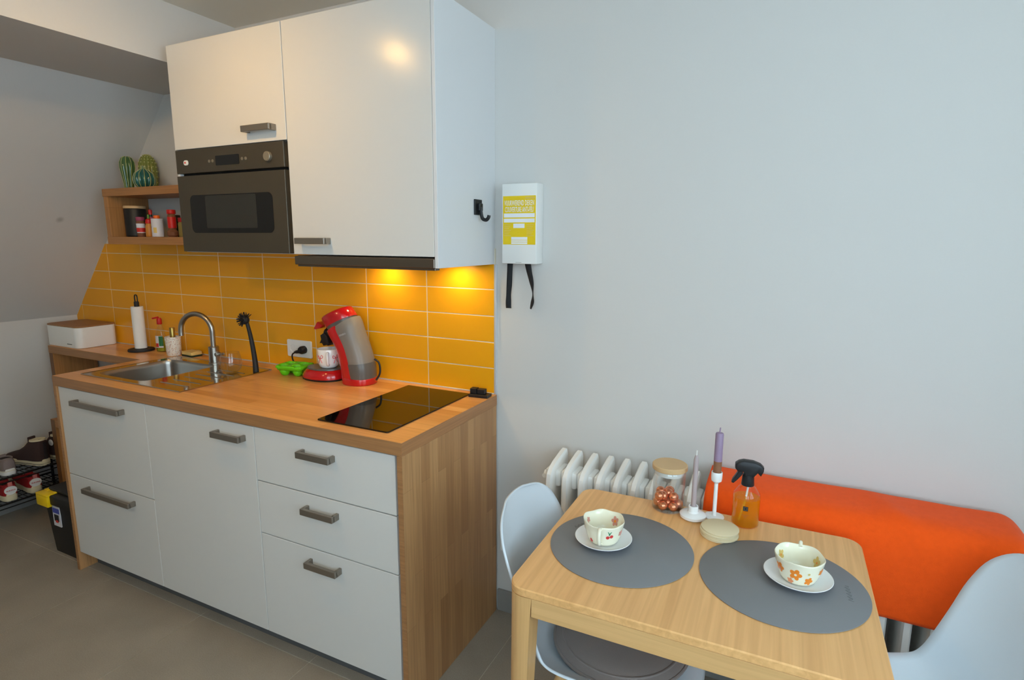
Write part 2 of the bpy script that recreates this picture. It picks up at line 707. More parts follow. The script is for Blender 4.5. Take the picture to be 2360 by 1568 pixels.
# floor
g = G().box(XK - .1, XR + .1, YF, 0, -.05, -.002)
floor = struct(g.out('floor', 'floor_grout'))
FP, FX, FY = .585, .135, -.575
shared = {}
nx0 = -6
for i in range(-6, 6):
    for j in range(-6, 3):
        x0, x1 = FX + i * FP, FX + (i + 1) * FP
        y0, y1 = FY + j * FP, FY + (j + 1) * FP
        x0, x1, y0, y1 = max(x0, XK), min(x1, XR), max(y0, YF), min(y1, 0)
        if x1 - x0 < .01 or y1 - y0 < .01:
            continue
        key = (round(x1 - x0, 3), round(y1 - y0, 3))
        if key not in shared:
            o = G().box(.0012, x1 - x0 - .0012, .0012, y1 - y0 - .0012, -.008, 0, .0007, 1).out('floor_tile', 'floor_stone', floor)
            shared[key] = o.data
        else:
            o = bpy.data.objects.new('floor_tile', shared[key])
            COL.objects.link(o)
            o.parent = floor
        o.location = (x0, y0, 0)
# ceiling, beam, roof slope, knee wall
struct(G().box(XB, XR + .1, YF, 0, ZC, ZC + .1).out('ceiling', 'ceiling_paint'))
struct(G().box(XK - .1, XB, YF, 0, ZS, ZC + .1).out('trim_1', 'paint'))


def slope_mat():
    m = MATS['paint'].copy()
    m.name = 'slope_paint'
    MATS['slope_paint'] = m
    nt = m.node_tree
    b = nt.nodes['Principled BSDF']
    L = nt.links.new
    tc = nt.nodes['Texture Coordinate']
    ds = N(nt, 'ShaderNodeVectorMath', operation='DISTANCE')
    ds.inputs[1].default_value = (-2.325, -.259, 1.583)
    L(tc.outputs['Object'], ds.inputs[0])
    mr = N(nt, 'ShaderNodeMapRange')
    mr.inputs['From Min'].default_value = .006
    mr.inputs['From Max'].default_value = .022
    mr.inputs['To Min'].default_value = .45
    mr.inputs['To Max'].default_value = 0
    L(ds.outputs['Value'], mr.inputs[0])
    mx = N(nt, 'ShaderNodeMix', data_type='RGBA')
    L(mr.outputs[0], mx.inputs[0])
    mx.inputs[6].default_value = lin((208, 206, 202))
    mx.inputs[7].default_value = lin((110, 106, 104))
    L(mx.outputs[2], b.inputs['Base Color'])


slope_mat()
g = G().prism([(XK, ZK), (XSOF, ZS), (XSOF - .12, ZS + .02), (XK - .12, ZK)], XZ(YF), XZ(0))
struct(g.out('wall_slope', 'slope_paint'))
struct(G().box(XK - .12, XK, YF, 0, -.05, ZK).out('wall_left', 'paint'))
y0, y1, z0, z1 = WIN
g = G()
g.box(XR, XR + .15, YF, y0, -.05, ZC)
g.box(XR, XR + .15, y1, 0, -.05, ZC)
g.box(XR, XR + .15, y0, y1, -.05, z0)
g.box(XR, XR + .15, y0, y1, z1, ZC)
struct(g.out('wall_right', 'paint'))
x0, x1, _, _ = WIN2
g = G()
g.box(XK - .1, x0, YF - .15, YF, -.05, ZC + .1)
g.box(x1, XR + .15, YF - .15, YF, -.05, ZC + .1)
g.box(x0, x1, YF - .15, YF, -.05, z0)
g.box(x0, x1, YF - .15, YF, z1, ZC + .1)
struct(g.out('wall_front', 'paint'))


def window(name, a0, a1, M):
    """built along local X with the room on +Y"""
    am = (a0 + a1) / 2
    g = G()
    for b in ((a0, a1, z0, z0 + .06), (a0, a1, z1 - .06, z1), (a0, a0 + .06, z0, z1), (a1 - .06, a1, z0, z1), (am - .04, am + .04, z0, z1)):
        g.box(b[0], b[1], -.1, -.05, b[2], b[3], M=M)
    w = struct(g.out(name, 'white_satin'))
    for a, b in ((a0 + .06, am - .04), (am + .04, a1 - .06)):
        G().box(a, b, -.078, -.072, z0 + .06, z1 - .06, M=M).out('pane', 'pane_glass', w)
    G().box(a0 - .03, a1 + .03, -.05, .03, z0 - .03, z0 - .002, .004, M=M).out('window_sill', 'white_satin', w)


window('window_1', -y1, -y0, Matrix.Translation((XR, 0, 0)) @ Matrix(((0, -1, 0, 0), (-1, 0, 0, 0), (0, 0, 1, 0), (0, 0, 0, 1))))
window('window_2', x0, x1, Matrix.Translation((0, YF, 0)))
# grey tile baseboards
for nm, bx in (('baseboard_back', (.016, XR, -.011, 0, 0, .092)), ('baseboard_left', (XK, XK + .011, YF, -.001, 0, .092)),):
    bb = struct(G().box(*bx, .001).out(nm, 'plinth_grey'))
MATS['baseboard_tile'] = mat('baseboard_tile', (140, 138, 134), .5, var=.06, vscale=40)
for nm in ('baseboard_back', 'baseboard_left'):
    bpy.data.objects[nm].data.materials[0] = MATS['baseboard_tile']

# yellow wall tiles, each its own piece of the back wall
TW, TH, TZ0, TTOP = .302, .1004, .909, 1.462
grout = G().prism([(XK, TZ0 - .004), (.003, TZ0 - .004), (.003, TTOP), (XK + (TTOP - ZK) * SL, TTOP), (XK, ZK)], XZ(-.0056), XZ(.001)).out('grout', 'grout', wall_back)
shared = {}
for r in range(6):
    for k in range(10):
        x0, x1 = -(k + 1) * TW + .0016, -k * TW - .0016
        zz0, zz1 = TZ0 + r * TH + .0016, min(TZ0 + (r + 1) * TH - .0016, TTOP)
        P = [(x0, zz0), (x1, zz0), (x1, zz1), (x0, zz1)]
        P = clip(P, 1, -SL, -XK + SL * ZK - .003)
        P = clip(P, 1, 0, -XK - .002)
        if len(P) < 3:
            continue
        key = tuple((round(p[0] - x0, 3), round(p[1] - zz0, 3)) for p in P)
        if key not in shared:
            Q = [(p[0] - x0, p[1] - zz0) for p in P]
            o = G().prism(Q, XZ(-.0065), XZ(-.001), .0009).out('tile', 'yellow_tile', wall_back)
            shared[key] = o.data
        else:
            o = bpy.data.objects.new('tile', shared[key])
            COL.objects.link(o)
            o.parent = wall_back
        o.location = (x0, random.uniform(-.0003, .0002), zz0)
struct(G().box(.0005, .009, -.0085, .001, TZ0, 1.404, .001).out('trim_2', 'metal_trim'))
struct(G().box(XK + .002, -.001, -.010, 0, TZ0 - .001, TZ0 + .004, .001).out('trim_3', 'metal_trim'))

# ceiling lamp that throws the warm light (just above the frame), plus an added fill spot
def spotlight(label, LP, AX, bulb):
    lamp = thing('ceiling_lamp', label, 'lamp', (LP[0], LP[1], ZC), group='ceiling spotlights')
    G().lathe([(.0, 0), (.045, 0), (.045, -.008), (.030, -.012), (0, -.012)], n=32, cap0=False, cap1=False).out('ceiling_rose', 'white_plastic', lamp)
    AX = Vector(AX).normalized()
    ux = AX.orthogonal().normalized()
    uy = AX.cross(ux)
    dz = LP[2] - ZC
    MS = Matrix.Translation((0, 0, dz)) @ Matrix(((ux.x, uy.x, AX.x, 0), (ux.y, uy.y, AX.y, 0), (ux.z, uy.z, AX.z, 0), (0, 0, 0, 1)))
    G().lathe([(.0, -.036), (.030, -.036), (.046, -.026), (.053, .031), (.051, .031), (.044, -.024), (.028, -.033), (0, -.033)], n=36, cap0=False, cap1=False, M=MS).out('shade', 'white_plastic', lamp)
    G().tube([(0, 0, -.010), (0, 0, dz + .033)], .008, 10).out('arm', 'white_plastic', lamp)
    G().sph((0, 0, 0), .028, M=MS).out('bulb', bulb, lamp)


spotlight('small white ceiling spotlight tilted toward the wall cabinets', (-.63, -1.06, 2.315), (-.24, .40, -.86), 'bulb')
spotlight('added unseen fill spotlight farther from the kitchen, before the sink', (-.75, -2.25, 2.315), (-.45, .55, -.75), 'bulb_fill')  # unseen second spot, added to warm and brighten the left side

# ------------------------------------------------------------------ kitchen base units
CZ, CT, CD, XL, XO = .909, .041, .607, -1.835, .012
FRONT = -.600
SINK = (-1.745, -1.085, -.54, -.105)
BOWL = (-1.705, -1.365, -.505, -.165)


def hole_plate(g, outer, inner_fn, z0, z1, c, n=96):
    """plate with an outer rectangle and a convex inner loop; rays from c"""
    ox0, ox1, oy0, oy1 = outer
    angs = sorted(set([2 * PI * k / n for k in range(n)] + [math.atan2(y - c[1], x - c[0]) % (2 * PI) for x in (ox0, ox1) for y in (oy0, oy1)]))
    O, I = [], []
    for a in angs:
        d = (math.cos(a), math.sin(a))
        t = 1e9
        if d[0] > 1e-9: t = min(t, (ox1 - c[0]) / d[0])
        if d[0] < -1e-9: t = min(t, (ox0 - c[0]) / d[0])
        if d[1] > 1e-9: t = min(t, (oy1 - c[1]) / d[1])
        if d[1] < -1e-9: t = min(t, (oy0 - c[1]) / d[1])
        O.append((c[0] + d[0] * t, c[1] + d[1] * t))
        I.append(inner_fn(a))
    rings = [[(x, y, z0) for x, y in I], [(x, y, z0) for x, y in O], [(x, y, z1) for x, y in O], [(x, y, z1) for x, y in I]]
    g.rings(rings, close=True)
    return angs, I


def superrect(x0, x1, y0, y1, p=7):
    cx, cy, a, b = (x0 + x1) / 2, (y0 + y1) / 2, (x1 - x0) / 2, (y1 - y0) / 2

    def f(t):
        c, s = math.cos(t), math.sin(t)
        r = (abs(c / a) ** p + abs(s / b) ** p) ** (-1 / p)
        return (cx + r * c, cy + r * s)
    return f, (cx, cy)


wt = thing('worktop', 'long wood-effect kitchen worktop with butcher-block staves', 'worktop', (XL, -CD, CZ))
g = G()
fi, ci = superrect(SINK[0] + .012, SINK[1] - .012, SINK[2] + .012, SINK[3] - .012, 30)
hole_plate(g, (XL + .001, XO - .001, -CD + .001, -.0105), fi, CZ - CT, CZ, ci, 120)
g.out('top_board', 'counter_wood', wt, world=True)
G().box(XL, XO, -CD - .0012, -CD + .0005, CZ - CT, CZ - .0006, .0004, 1).out('edge_strip', 'edge_wood', wt, world=True)
G().box(XO - .0008, XO + .0008, -CD - .001, -.0105, CZ - CT, CZ - .0006, .0003, 1).out('edge_strip', 'edge_wood_y', wt, world=True)

for x0, x1, lab in ((XL, XL + .018, 'tall narrow wood-effect end panel beside the toolbox'), (XO - .019, XO, 'wide wood-effect end panel of the counter facing the table')):
    p = thing('end_panel', lab, 'panel', (x0, -CD, 0))
    G().box(x0, x1, -CD, -.012, 0, CZ - CT - .0008, .0006, 1).out('panel_board', 'panel_wood', p, world=True)
    G().box(x0 + .0003, x1 - .0003, -CD - .0012, -CD + .0008, 0, CZ - CT - .001).out('edge_strip', 'edge_wood', p, world=True)


def bar_handle(parent, x0, x1, zc, yf, world=True):
    """square bar handle, bar in front of two short legs"""
    g = G()
    h, d = .0105, .012
    g.box(x0, x1, yf - .034, yf - .034 + d, zc - h, zc + h, .001, 1)
    g.box(x0, x0 + .01, yf - .026, yf, zc - h, zc + h, .0008, 1)
    g.box(x1 - .01, x1, yf - .026, yf, zc - h, zc + h, .0008, 1)
    return g.out('handle', 'nickel', parent, world=world)


def base_unit(x0, x1, label, fronts, ztop=.84):
    t = thing('base_cabinet', label, 'cabinet', ((x0 + x1) / 2, -.3, 0), group='base cabinets under the worktop')
    G().box(x0, x1, FRONT + .0205, -.02, .095, ztop).out('carcass', 'white_satin', t, world=True)
    for (nm, za, zb, hx0, hx1, hz) in fronts:
        f = G().box(x0 + .0012, x1 - .0012, FRONT, FRONT + .019, za, zb, .0012, 2).out(nm, 'white_front', t, world=True)
        bar_handle(f, hx0, hx1, hz, FRONT)
    return t


ZT, ZB = .862, .088
base_unit(-1.815, -1.216, 'white cabinet with two long-handled drawers under the sink', [('drawer', .468, ZT, -1.677, -1.348, .812), ('drawer', ZB, .464, -1.672, -1.344, .423)], .70)
base_unit(-1.216, -.616, 'white cabinet with one tall door between the drawer units', [('door', ZB, ZT, -.800, -.657, .815)])
base_unit(-.616, -.019, 'white cabinet with three short-handled drawers under the hob', [('drawer', .671, ZT, -.392, -.254, .811), ('drawer', .476, .667, -.387, -.249, .617), ('drawer', ZB, .472, -.385, -.249, .426)])
p = tag(G().box(-1.815, -.009, -.535, -.52, 0, .092).out('plinth', 'plinth_grey'), 'grey recessed plinth board under the base cabinets', 'plinth')

# sink
sk = thing('sink', 'stainless steel inset sink with bowl left and ribbed drainer right', 'sink', (SINK[0], SINK[2], CZ))
g = G()
fb, cb = superrect(*BOWL, 9)
angs, I = hole_plate(g, SINK, fb, CZ + .0005, CZ + .0035, cb, 96)
g.out('rim', 'steel', sk, world=True)
g = G()
rs = []
for t, sc in ((0, 1), (-.006, .985), (-.02, .975), (-.12, .95), (-.145, .90), (-.155, .78), (-.158, .2)):
    rs.append([(cb[0] + (x - cb[0]) * sc, cb[1] + (y - cb[1]) * sc, CZ + .0034 + t) for x, y in I])
g.rings(rs, cap0=False)
g.out('bowl', 'steel_brushed', sk, world=True, ang=60)
g = G()
for k in range(6):
    yy = -.475 + k * .052
    g.tube(along([(-1.30 + .0, yy, CZ + .0028), (-1.25, yy, CZ + .0036), (-1.17, yy, CZ + .0036), (-1.125, yy, CZ + .0028)], 4), .0024, 8)
g.out('drainer_ribs', 'steel', sk, world=True)
G().lathe([(.035, 0), (.032, .003), (.02, .001), (0, .001)], (cb[0], cb[1], CZ - .1535), 24, cap0=True, cap1=False).out('drain', 'steel', sk, world=True)
g = G()
e = .0022
g.tube([(SINK[0], SINK[2], CZ + .003), (SINK[1], SINK[2], CZ + .003), (SINK[1], SINK[3], CZ + .003), (SINK[0], SINK[3], CZ + .003), (SINK[0], SINK[2], CZ + .003)], e, 8)
g.out('rim_bead', 'steel', sk, world=True)

# faucet
FX0, FY0 = -1.432, -.128
fc = thing('faucet', 'brushed steel swan-neck kitchen tap with side lever', 'tap', (FX0, FY0, CZ + .003))
G().lathe([(.0, 0), (.027, 0), (.027, .004), (.0235, .006), (.0235, .078), (.021, .081), (0, .081)], n=28).out('body', 'steel_brushed', fc)
pth = [(0, 0, .078), (0, 0, .15)]
dx, dy = -.150, -.052
for k in range(0, 13):
    a = PI * k / 12
    pth.append((dx / 2 * (1 - math.cos(a)), dy / 2 * (1 - math.cos(a)), .15 + .083 * math.sin(a)))
pth.append((dx, dy, .128))
G().tube(along(pth, 3), .0118, 14).out('spout', 'steel_brushed', fc)
g = G().tube([(.02, 0, .045), (.036, -.004, .045)], .0135, 14)
g.tube(along([(.034, -.004, .046), (.055, -.008, .048), (.085, -.012, .055)], 4), [.006] * 8 + [.0045], 10)
g.out('lever', 'steel_brushed', fc)

# induction hob
hb = thing('hob', 'narrow black glass induction hob set in the worktop', 'hob', (-.366, -.557, CZ))
G().prism(rrect(-.366, -.078, -.557, -.057, .006, 3), XY(CZ + .0003), XY(CZ + .005), .0008).out('glass_plate', 'hob_glass', hb, world=True)

# ------------------------------------------------------------------ wall units
UD, UZ0, UZ1 = .379, 1.440, 2.213
UF = -UD
cabL = thing('wall_cabinet', 'white wall cabinet holding the microwave, short door above it', 'cabinet', (-.914, -.18, UZ0), group='wall cabinets')
g = G()
g.box(-1.226, -.6135, UF + .021, -.002, 1.832, UZ1 - .001)
g.box(-1.226, -1.2125, UF + .021, -.002, UZ0, 1.832)
g.box(-.627, -.6135, UF + .021, -.002, UZ0, 1.832)
g.box(-1.2125, -.627, UF + .03, -.002, UZ0 - .001, UZ0 + .013)
g.box(-1.2125, -.627, -.02, -.002, UZ0, 1.832)
g.out('carcass', 'white_satin', cabL, world=True)
f = G().box(-1.2135, -.6150, UF, UF + .019, 1.8325, UZ1, .0012).out('door', 'white_front', cabL, world=True)
bar_handle(f, -.800, -.661, 1.876, UF)
cabR = thing('wall_cabinet', 'tall-doored white wall cabinet above the range hood', 'cabinet', (-.31, -.18, UZ0), group='wall cabinets')
G().box(-.613, -.0135, UF + .021, -.002, UZ0 + .004, UZ1 - .001).out('carcass', 'white_satin', cabR, world=True)
f = G().box(-.6120, -.0145, UF, UF + .019, UZ0, UZ1, .0012).out('door', 'white_front', cabR, world=True)
bar_handle(f, -.573, -.437, 1.487, UF)
tag(G().box(-.0125, .0005, UF - .001, -.0005, 1.405, UZ1 + .001, .0008).out('cover_panel', 'white_satin'), 'white cover panel closing the right end of the wall cabinets', 'panel')

# range hood
hd = thing('range_hood', 'slim pull-out steel range hood under the tall wall cabinet', 'hood', (-.31, -.2, 1.40))
G().box(-.606, -.0135, UF + .012, -.02, 1.405, UZ0 - .004).out('body', 'hood_steel', hd, world=True)
G().box(-.608, -.0140, UF - .003, UF + .012, 1.404, UZ0 - .006, .002).out('pull_front', 'hood_steel', hd, world=True)
G().box(-.600, -.0150, UF + .004, UF + .03, 1.397, 1.404, .001).out('pull_lip', 'hood_steel', hd, world=True)
for cx in (-.47, -.143):
    G().lathe([(0, 0), (.03, 0), (.03, -.003), (.024, -.004), (.024, -.001), (0, -.001)], (cx, -.085, 1.405), 24, cap0=False, cap1=False).out('lamp_ring', 'steel_brushed', hd, world=True)
    G().lathe([(0, -.0022), (.0235, -.0022)], (cx, -.085, 1.405), 24, cap0=False, cap1=False).out('lamp_lens', 'hood_bulb', hd, world=True)

# built-in microwave
mw = thing('microwave', 'built-in grey steel microwave with dark glass window', 'microwave', (-.914, UF, UZ0))
OX0, OX1 = -1.2115, -.630
G().box(OX0 + .004, OX1 - .004, UF + .02, -.03, UZ0 + .014, 1.826).out('body', 'dark_gap', mw, world=True)
cp = G().box(OX0, OX1, UF - .002, UF + .02, 1.742, 1.8295, .0012).out('control_panel', 'oven_steel', mw, world=True)
dr = G().box(OX0, OX1, UF - .003, UF + .02, UZ0 + .002, 1.733, .0012).out('door', 'oven_steel', mw, world=True)
G().prism(rrect(-1.146, -.697, 1.515, 1.659, .022), XZ(UF - .0036), XZ(UF - .001)).out('window', 'oven_window', dr, world=True)
G().prism(rrect(-1.058, -.781, 1.533, 1.655, .006), XZ(UF - .0041), XZ(UF - .003)).out('window_mesh', 'oven_window_mesh', dr, world=True)
G().prism(rrect(-.982, -.855, 1.7635, 1.7985, .004), XZ(UF - .0030), XZ(UF - .001)).out('display', 'black_glass', cp, world=True)
for i, s in enumerate(('12:', '00')):
    pass
for bx in (-1.017, -.998, -.839, -.820):
    G().lathe([(0, -.002), (.0055, -.002), (.0055, .002)], n=14, cap0=False, cap1=True, M=Matrix.Translation((bx, UF - .002, 1.781)) @ Matrix.Rotation(R(-90), 4, 'X')).out('button', 'grey_button', cp, world=True)
G().lathe([(0, .011), (.015, .011), (.017, .009), (.017, 0)], n=28, cap0=False, M=Matrix.Translation((-.705, UF - .002, 1.781)) @ Matrix.Rotation(R(90), 4, 'X')).out('knob', 'grey_button', cp, world=True)
G().box(OX0, OX0 + .012, UF + .002, UF + .018, 1.733, 1.742).out('gap_spacer', 'white_satin', mw, world=True)
mg = thing('magnet', 'small white and pink magnet stuck on the microwave panel', 'magnet', (-1.150, UF - .003, 1.78))
G().prism(rrect(-1.163, -1.137, 1.772, 1.791, .008), XZ(UF - .0055), XZ(UF - .0022), .001).out('body', 'white_plastic', mg, world=True)
G().prism(rrect(-1.157, -1.149, 1.778, 1.786, .004), XZ(UF - .0058), XZ(UF - .0050)).out('dot', 'red_print', mg, world=True)

# ------------------------------------------------------------------ open shelf under the slope and its jars
SX0, SX1, SD, SZ0, SZ1 = -2.050, -1.2275, .200, 1.4635, 1.727
sh = thing('wall_shelf', 'open wood-effect box shelf left of the microwave', 'shelf', (SX0, -SD, SZ0))
G().box(SX0, SX1, -SD, -.001, SZ1 - .036, SZ1, .0008).out('top_board', 'shelf_wood', sh, world=True)
G().box(SX0 + .004, SX1, -SD, -.007, SZ0, SZ0 + .036, .0008).out('bottom_board', 'shelf_wood', sh, world=True)
G().box(SX0 + .004, SX0 + .036, -SD + .002, -.001, SZ0 + .036, SZ1 - .036, .0006).out('side_board', 'shelf_wood_y', sh, world=True)
SZI = SZ0 + .0365


def vessel(name, label, cat, x, y, z, parts, group=None, rs=.82):
    t = thing(name, label, cat, (x, y, z), group=group)
    prev = None
    for nm, m, prof, sub in parts:
        n = 24
        o = G().lathe([(r * rs, h) for r, h in prof], n=n, cap0=True, cap1=True).out(nm, m, t if not sub else prev)
        if not sub:
            prev = o
    return t


vessel('storage_jar', 'black storage jar with wooden lid in the wall shelf corner', 'jar', -1.938, -.12, SZI, [
    ('body', 'jar_black', [(.052, 0), (.056, .004), (.058, .13), (.056, .134)], 0),
    ('lid', 'bamboo', [(.055, .1345), (.0585, .136), (.0585, .146), (.057, .148)], 0)])
vessel('sauce_bottle', 'small dark green sauce bottle with red cap before the black jar', 'bottle', -1.842, -.105, SZI, [
    ('body', 'glass_green', [(.014, 0), (.017, .003), (.017, .07), (.008, .09), (.008, .108)], 0),
    ('cap', 'lid_red', [(.010, .1065), (.010, .128), (.008, .13)], 0)])
vessel('spice_jar', 'spice jar with plum lid and white and red label', 'jar', -1.838, -.160, SZI, [
    ('body', 'spice_brown', [(.019, 0), (.021, .003), (.023, .066), (.019, .076)], 0),
    ('label_band', 'label_white', [(.0218, .018), (.0232, .062)], 0),
    ('lid', 'lid_plum', [(.021, .075), (.0225, .077), (.0225, .091), (.021, .093)], 0),
    ('label_spot', 'label_red', [(.0224, .022), (.0232, .042)], 0)], 'spice jars on the wall shelf')
vessel('spice_jar', 'second plum-lidded spice jar directly behind the first', 'jar', -1.800, -.130, SZI, [
    ('body', 'spice_red', [(.018, 0), (.020, .003), (.021, .068), (.018, .076)], 0),
    ('lid', 'lid_plum', [(.020, .075), (.021, .077), (.021, .092), (.02, .094)], 0)], 'spice jars on the wall shelf')
vessel('sauce_bottle', 'squat amber bottle with red collar and green tip', 'bottle', -1.777, -.158, SZI, [
    ('body', 'spice_gold', [(.019, 0), (.021, .003), (.019, .05), (.014, .064)], 0),
    ('cap', 'lid_red', [(.017, .062), (.018, .064), (.016, .08), (.007, .085)], 0),
    ('tip', 'lid_green', [(.006, .0845), (.005, .104)], 0)], None)
vessel('salt_shaker', 'white cardboard shaker with blue dot and orange cap', 'shaker', -1.718, -.155, SZI, [
    ('body', 'label_white', [(.030, 0), (.031, .001), (.031, .083), (.029, .0845)], 0),
    ('cap', 'lid_orange', [(.016, .084), (.0165, .086), (.0165, .097), (.015, .099)], 0)])
o = [q for q in bpy.data.objects if q.name.startswith('salt_shaker')][0]
G().grid(lambda u, v: (.0258 * math.cos(R(-112) + .25 * (u - .5)), .0258 * math.sin(R(-112) + .25 * (u - .5)), .04 + .009 * v), 4, 1).out('print_dot', 'label_blue', o)
G().grid(lambda u, v: (.0258 * math.cos(R(-60) + .6 * (u - .5)), .0258 * math.sin(R(-60) + .6 * (u - .5)), .018 + .025 * v), 4, 1).out('print_patch', 'yellow_print', o)
vessel('spice_grinder', 'glass spice grinder with red lid and red label', 'grinder', -1.605, -.158, SZI, [
    ('body', 'spice_brown', [(.022, 0), (.028, .006), (.029, .022), (.019, .034), (.021, .05), (.021, .095), (.017, .104)], 0),
    ('label_band', 'lid_red', [(.0214, .04), (.0222, .05), (.0222, .088), (.0214, .09)], 0),
    ('lid', 'lid_red', [(.021, .104), (.0225, .106), (.0225, .121), (.021, .123)], 0)])
vessel('spice_jar', 'olive spice jar with dark red lid half hidden by microwave', 'jar', -1.553, -.145, SZI, [
    ('body', 'spice_olive', [(.018, 0), (.02, .003), (.021, .06), (.017, .068)], 0),
    ('lid', 'shoe_red', [(.0195, .067), (.020, .07), (.020, .085), (.018, .087)], 0)], 'spice jars on the wall shelf')
vessel('storage_jar', 'low glass jar with dark lid behind the white shaker', 'jar', -1.690, -.085, SZI, [
    ('body', 'glass_green', [(.026, 0), (.028, .003), (.028, .085), (.026, .088)], 0),
    ('lid', 'lid_dark', [(.029, .087), (.029, .101), (.027, .103)], 0)])


def cactus(label, x, y, prof, ribs, depth, m, dots=False, bend=0):
    t = thing('cactus_ornament', label, 'ornament', (x, y, SZ1), group='ceramic cacti on the wall shelf')
    n = ribs * 6

    def rf(r, z, a):
        return r * (1 - depth + depth * abs(math.cos(a * ribs / 2)) ** .7)
    G().lathe(prof, n=n, rf=rf).out('body', m, t, ang=60)
    if dots:
        g = G()
        for k in range(ribs):
            a = 2 * PI * k / ribs
            for i in range(1, 12):
                f = i / 12 * (len(prof) - 1)
                q = int(f)
                r = prof[q][0] + (prof[min(q + 1, len(prof) - 1)][0] - prof[q][0]) * (f - q)
                z = prof[q][1] + (prof[min(q + 1, len(prof) - 1)][1] - prof[q][1]) * (f - q)
                g.sph((r * math.cos(a), r * math.sin(a), z), .0032, u=6, v=4)
        g.out('bumps', 'cactus_dot', t, kind='stuff')
    else:
        g = G()
        for k in range(ribs):
            a = 2 * PI * k / ribs
            g.tube([(r * 1.0 * math.cos(a), r * 1.0 * math.sin(a), z) for r, z in prof[1:-1]], .0013, 5)
        g.out('rib_lines', 'cactus_dot', t)
    return t


cactus('tall slim dark green ceramic cactus on wall shelf', -1.968, -.115, [(.012, 0), (.020, .003), (.022, .03), (.028, .07), (.033, .105), (.032, .13), (.024, .15), (.011, .158), (.002, .159)], 9, .12, 'cactus_green')
cactus('rounded olive ceramic cactus with rows of pale bumps', -1.912, -.050, [(.015, 0), (.036, .004), (.040, .05), (.0415, .095), (.039, .13), (.029, .155), (.015, .168), (.003, .171)], 14, .08, 'cactus_olive', dots=True)
cactus('small teal ball-shaped ceramic cactus in front', -1.792, -.148, [(.02, 0), (.032, .002), (.044, .02), (.047, .042), (.039, .066), (.022, .080), (.010, .088), (.010, .10), (.002, .103)], 12, .12, 'cactus_teal')

# ------------------------------------------------------------------ low side counter on the left
lc = thing('side_counter', 'narrow wood-effect side counter carrying the bread box', 'shelf', (-2.66, -.23, 0))
G().box(-2.66, XL - .0015, -.23, -.0105, CZ - .041, CZ, .0008).out('top_board', 'counter_wood', lc, world=True)
G().box(-2.66, XL - .0015, -.2312, -.2295, CZ - .0405, CZ - .0008).out('edge_strip', 'edge_wood', lc, world=True)
G().box(-2.66, -2.625, -.23, -.0105, .0, CZ - .0415, .0006).out('side_board', 'shelf_wood_y', lc, world=True)
cb_ = thing('low_shelf', 'low wooden side shelf standing behind the shoe rack', 'shelf', (-2.485, -.345, 0))
G().box(-2.485, -2.445, -.345, -.235, 0, .545, .0006).out('side_board', 'shelf_wood_y', cb_, world=True)
G().box(-2.445, -1.842, -.345, -.235, .505, .545, .0006).out('top_board', 'shelf_wood', cb_, world=True)
cbl = thing('cable', 'short white cable end hanging under the side counter', 'cable', (-2.1, -.2, .8))
G().tube(along([(-2.02, -.20, .862), (-2.06, -.215, .84), (-2.10, -.20, .80), (-2.15, -.16, .70)], 5), .004, 8).out('cord', 'white_plastic', cbl, world=True)
G().tube([(-2.15, -.16, .70), (-2.16, -.15, .67)], .007, 8).out('plug_end', 'white_plastic', cbl, world=True)

bx = thing('bread_box', 'white rounded bread box with wooden lid on side counter', 'bread box', (-2.535, -.118, CZ))
pl_ = rrect(-.155, .155, -.103, .103, .035, 8)
G().prism(pl_, XY(.001), XY(.112), .003).out('body', 'white_plastic', bx)
G().prism([(x * .995, y * .995) for x, y in pl_], XY(.1122), XY(.120), .0015).out('lid', 'box_wood', bx)
G().box(.05, .095, -.1036, -.1028, .019, .0235).out('maker_mark', 'grey_tank_dark', bx)

# paper towel
pt = thing('paper_towel_holder', 'black paper towel stand with nearly used white roll', 'paper towel', (-2.060, -.088, CZ))
G().lathe([(0, 0), (.060, 0), (.062, .004), (.060, .011), (.02, .015), (0, .015)], n=40, cap0=False, cap1=False).out('base', 'black_matte', pt)
G().lathe([(.0285, .0155), (.0285, .232), (.027, .234)], n=36).out('paper_roll', 'paper', pt)
G().lathe([(.012, .015), (.012, .255), (.011, .26)], n=16).out('pole', 'black_matte', pt)
G().tube(along([(-.010, 0, .255), (-.0105, 0, .282), (-.006, 0, .293), (.006, 0, .293), (.0105, 0, .282), (.010, 0, .255)], 4), .0032, 8).out('loop', 'black_matte', pt)

# dish soap bottle, terrazzo dispenser, sponge
ds = thing('dish_soap', 'clear dish soap bottle with red cap and green soap', 'bottle', (-1.950, -.048, CZ), R(20))
prof = [(.0, .001), (.030, .001), (.034, .006), (.034, .05), (.031, .085), (.026, .11), (.016, .128), (.0125, .135), (.0125, .146)]
sq = Matrix.Diagonal((.78, .58, 1, 1))
G().lathe(prof, n=28, cap0=False, cap1=False, M=sq).out('bottle', 'clear_glass', ds)
G().lathe([(.0, .003), (.032, .003), (.033, .05), (.030, .07), (0, .071)], n=28, cap0=False, cap1=False, M=sq).out('soap', 'soap_green', ds)
G().grid(lambda u, v: (.0272 * math.cos(R(-140) + R(100) * u), .0204 * math.sin(R(-140) + R(100) * u), .022 + .062 * v), 10, 4).out('label', 'label_white', ds)
G().grid(lambda u, v: (.0275 * math.cos(R(-85) + R(45) * u), .0207 * math.sin(R(-85) + R(45) * u), .03 + .052 * v), 6, 2).out('label_green_part', 'label_green', ds)
G().grid(lambda u, v: (.0275 * math.cos(R(-135) + R(45) * u), .0207 * math.sin(R(-135) + R(45) * u), .025 + .02 * v), 6, 2).out('label_red_part', 'label_red', ds)
g = G().lathe([(.0115, .143), (.0125, .146), (.0120, .168), (.009, .176), (0, .178)], n=20, cap1=False)
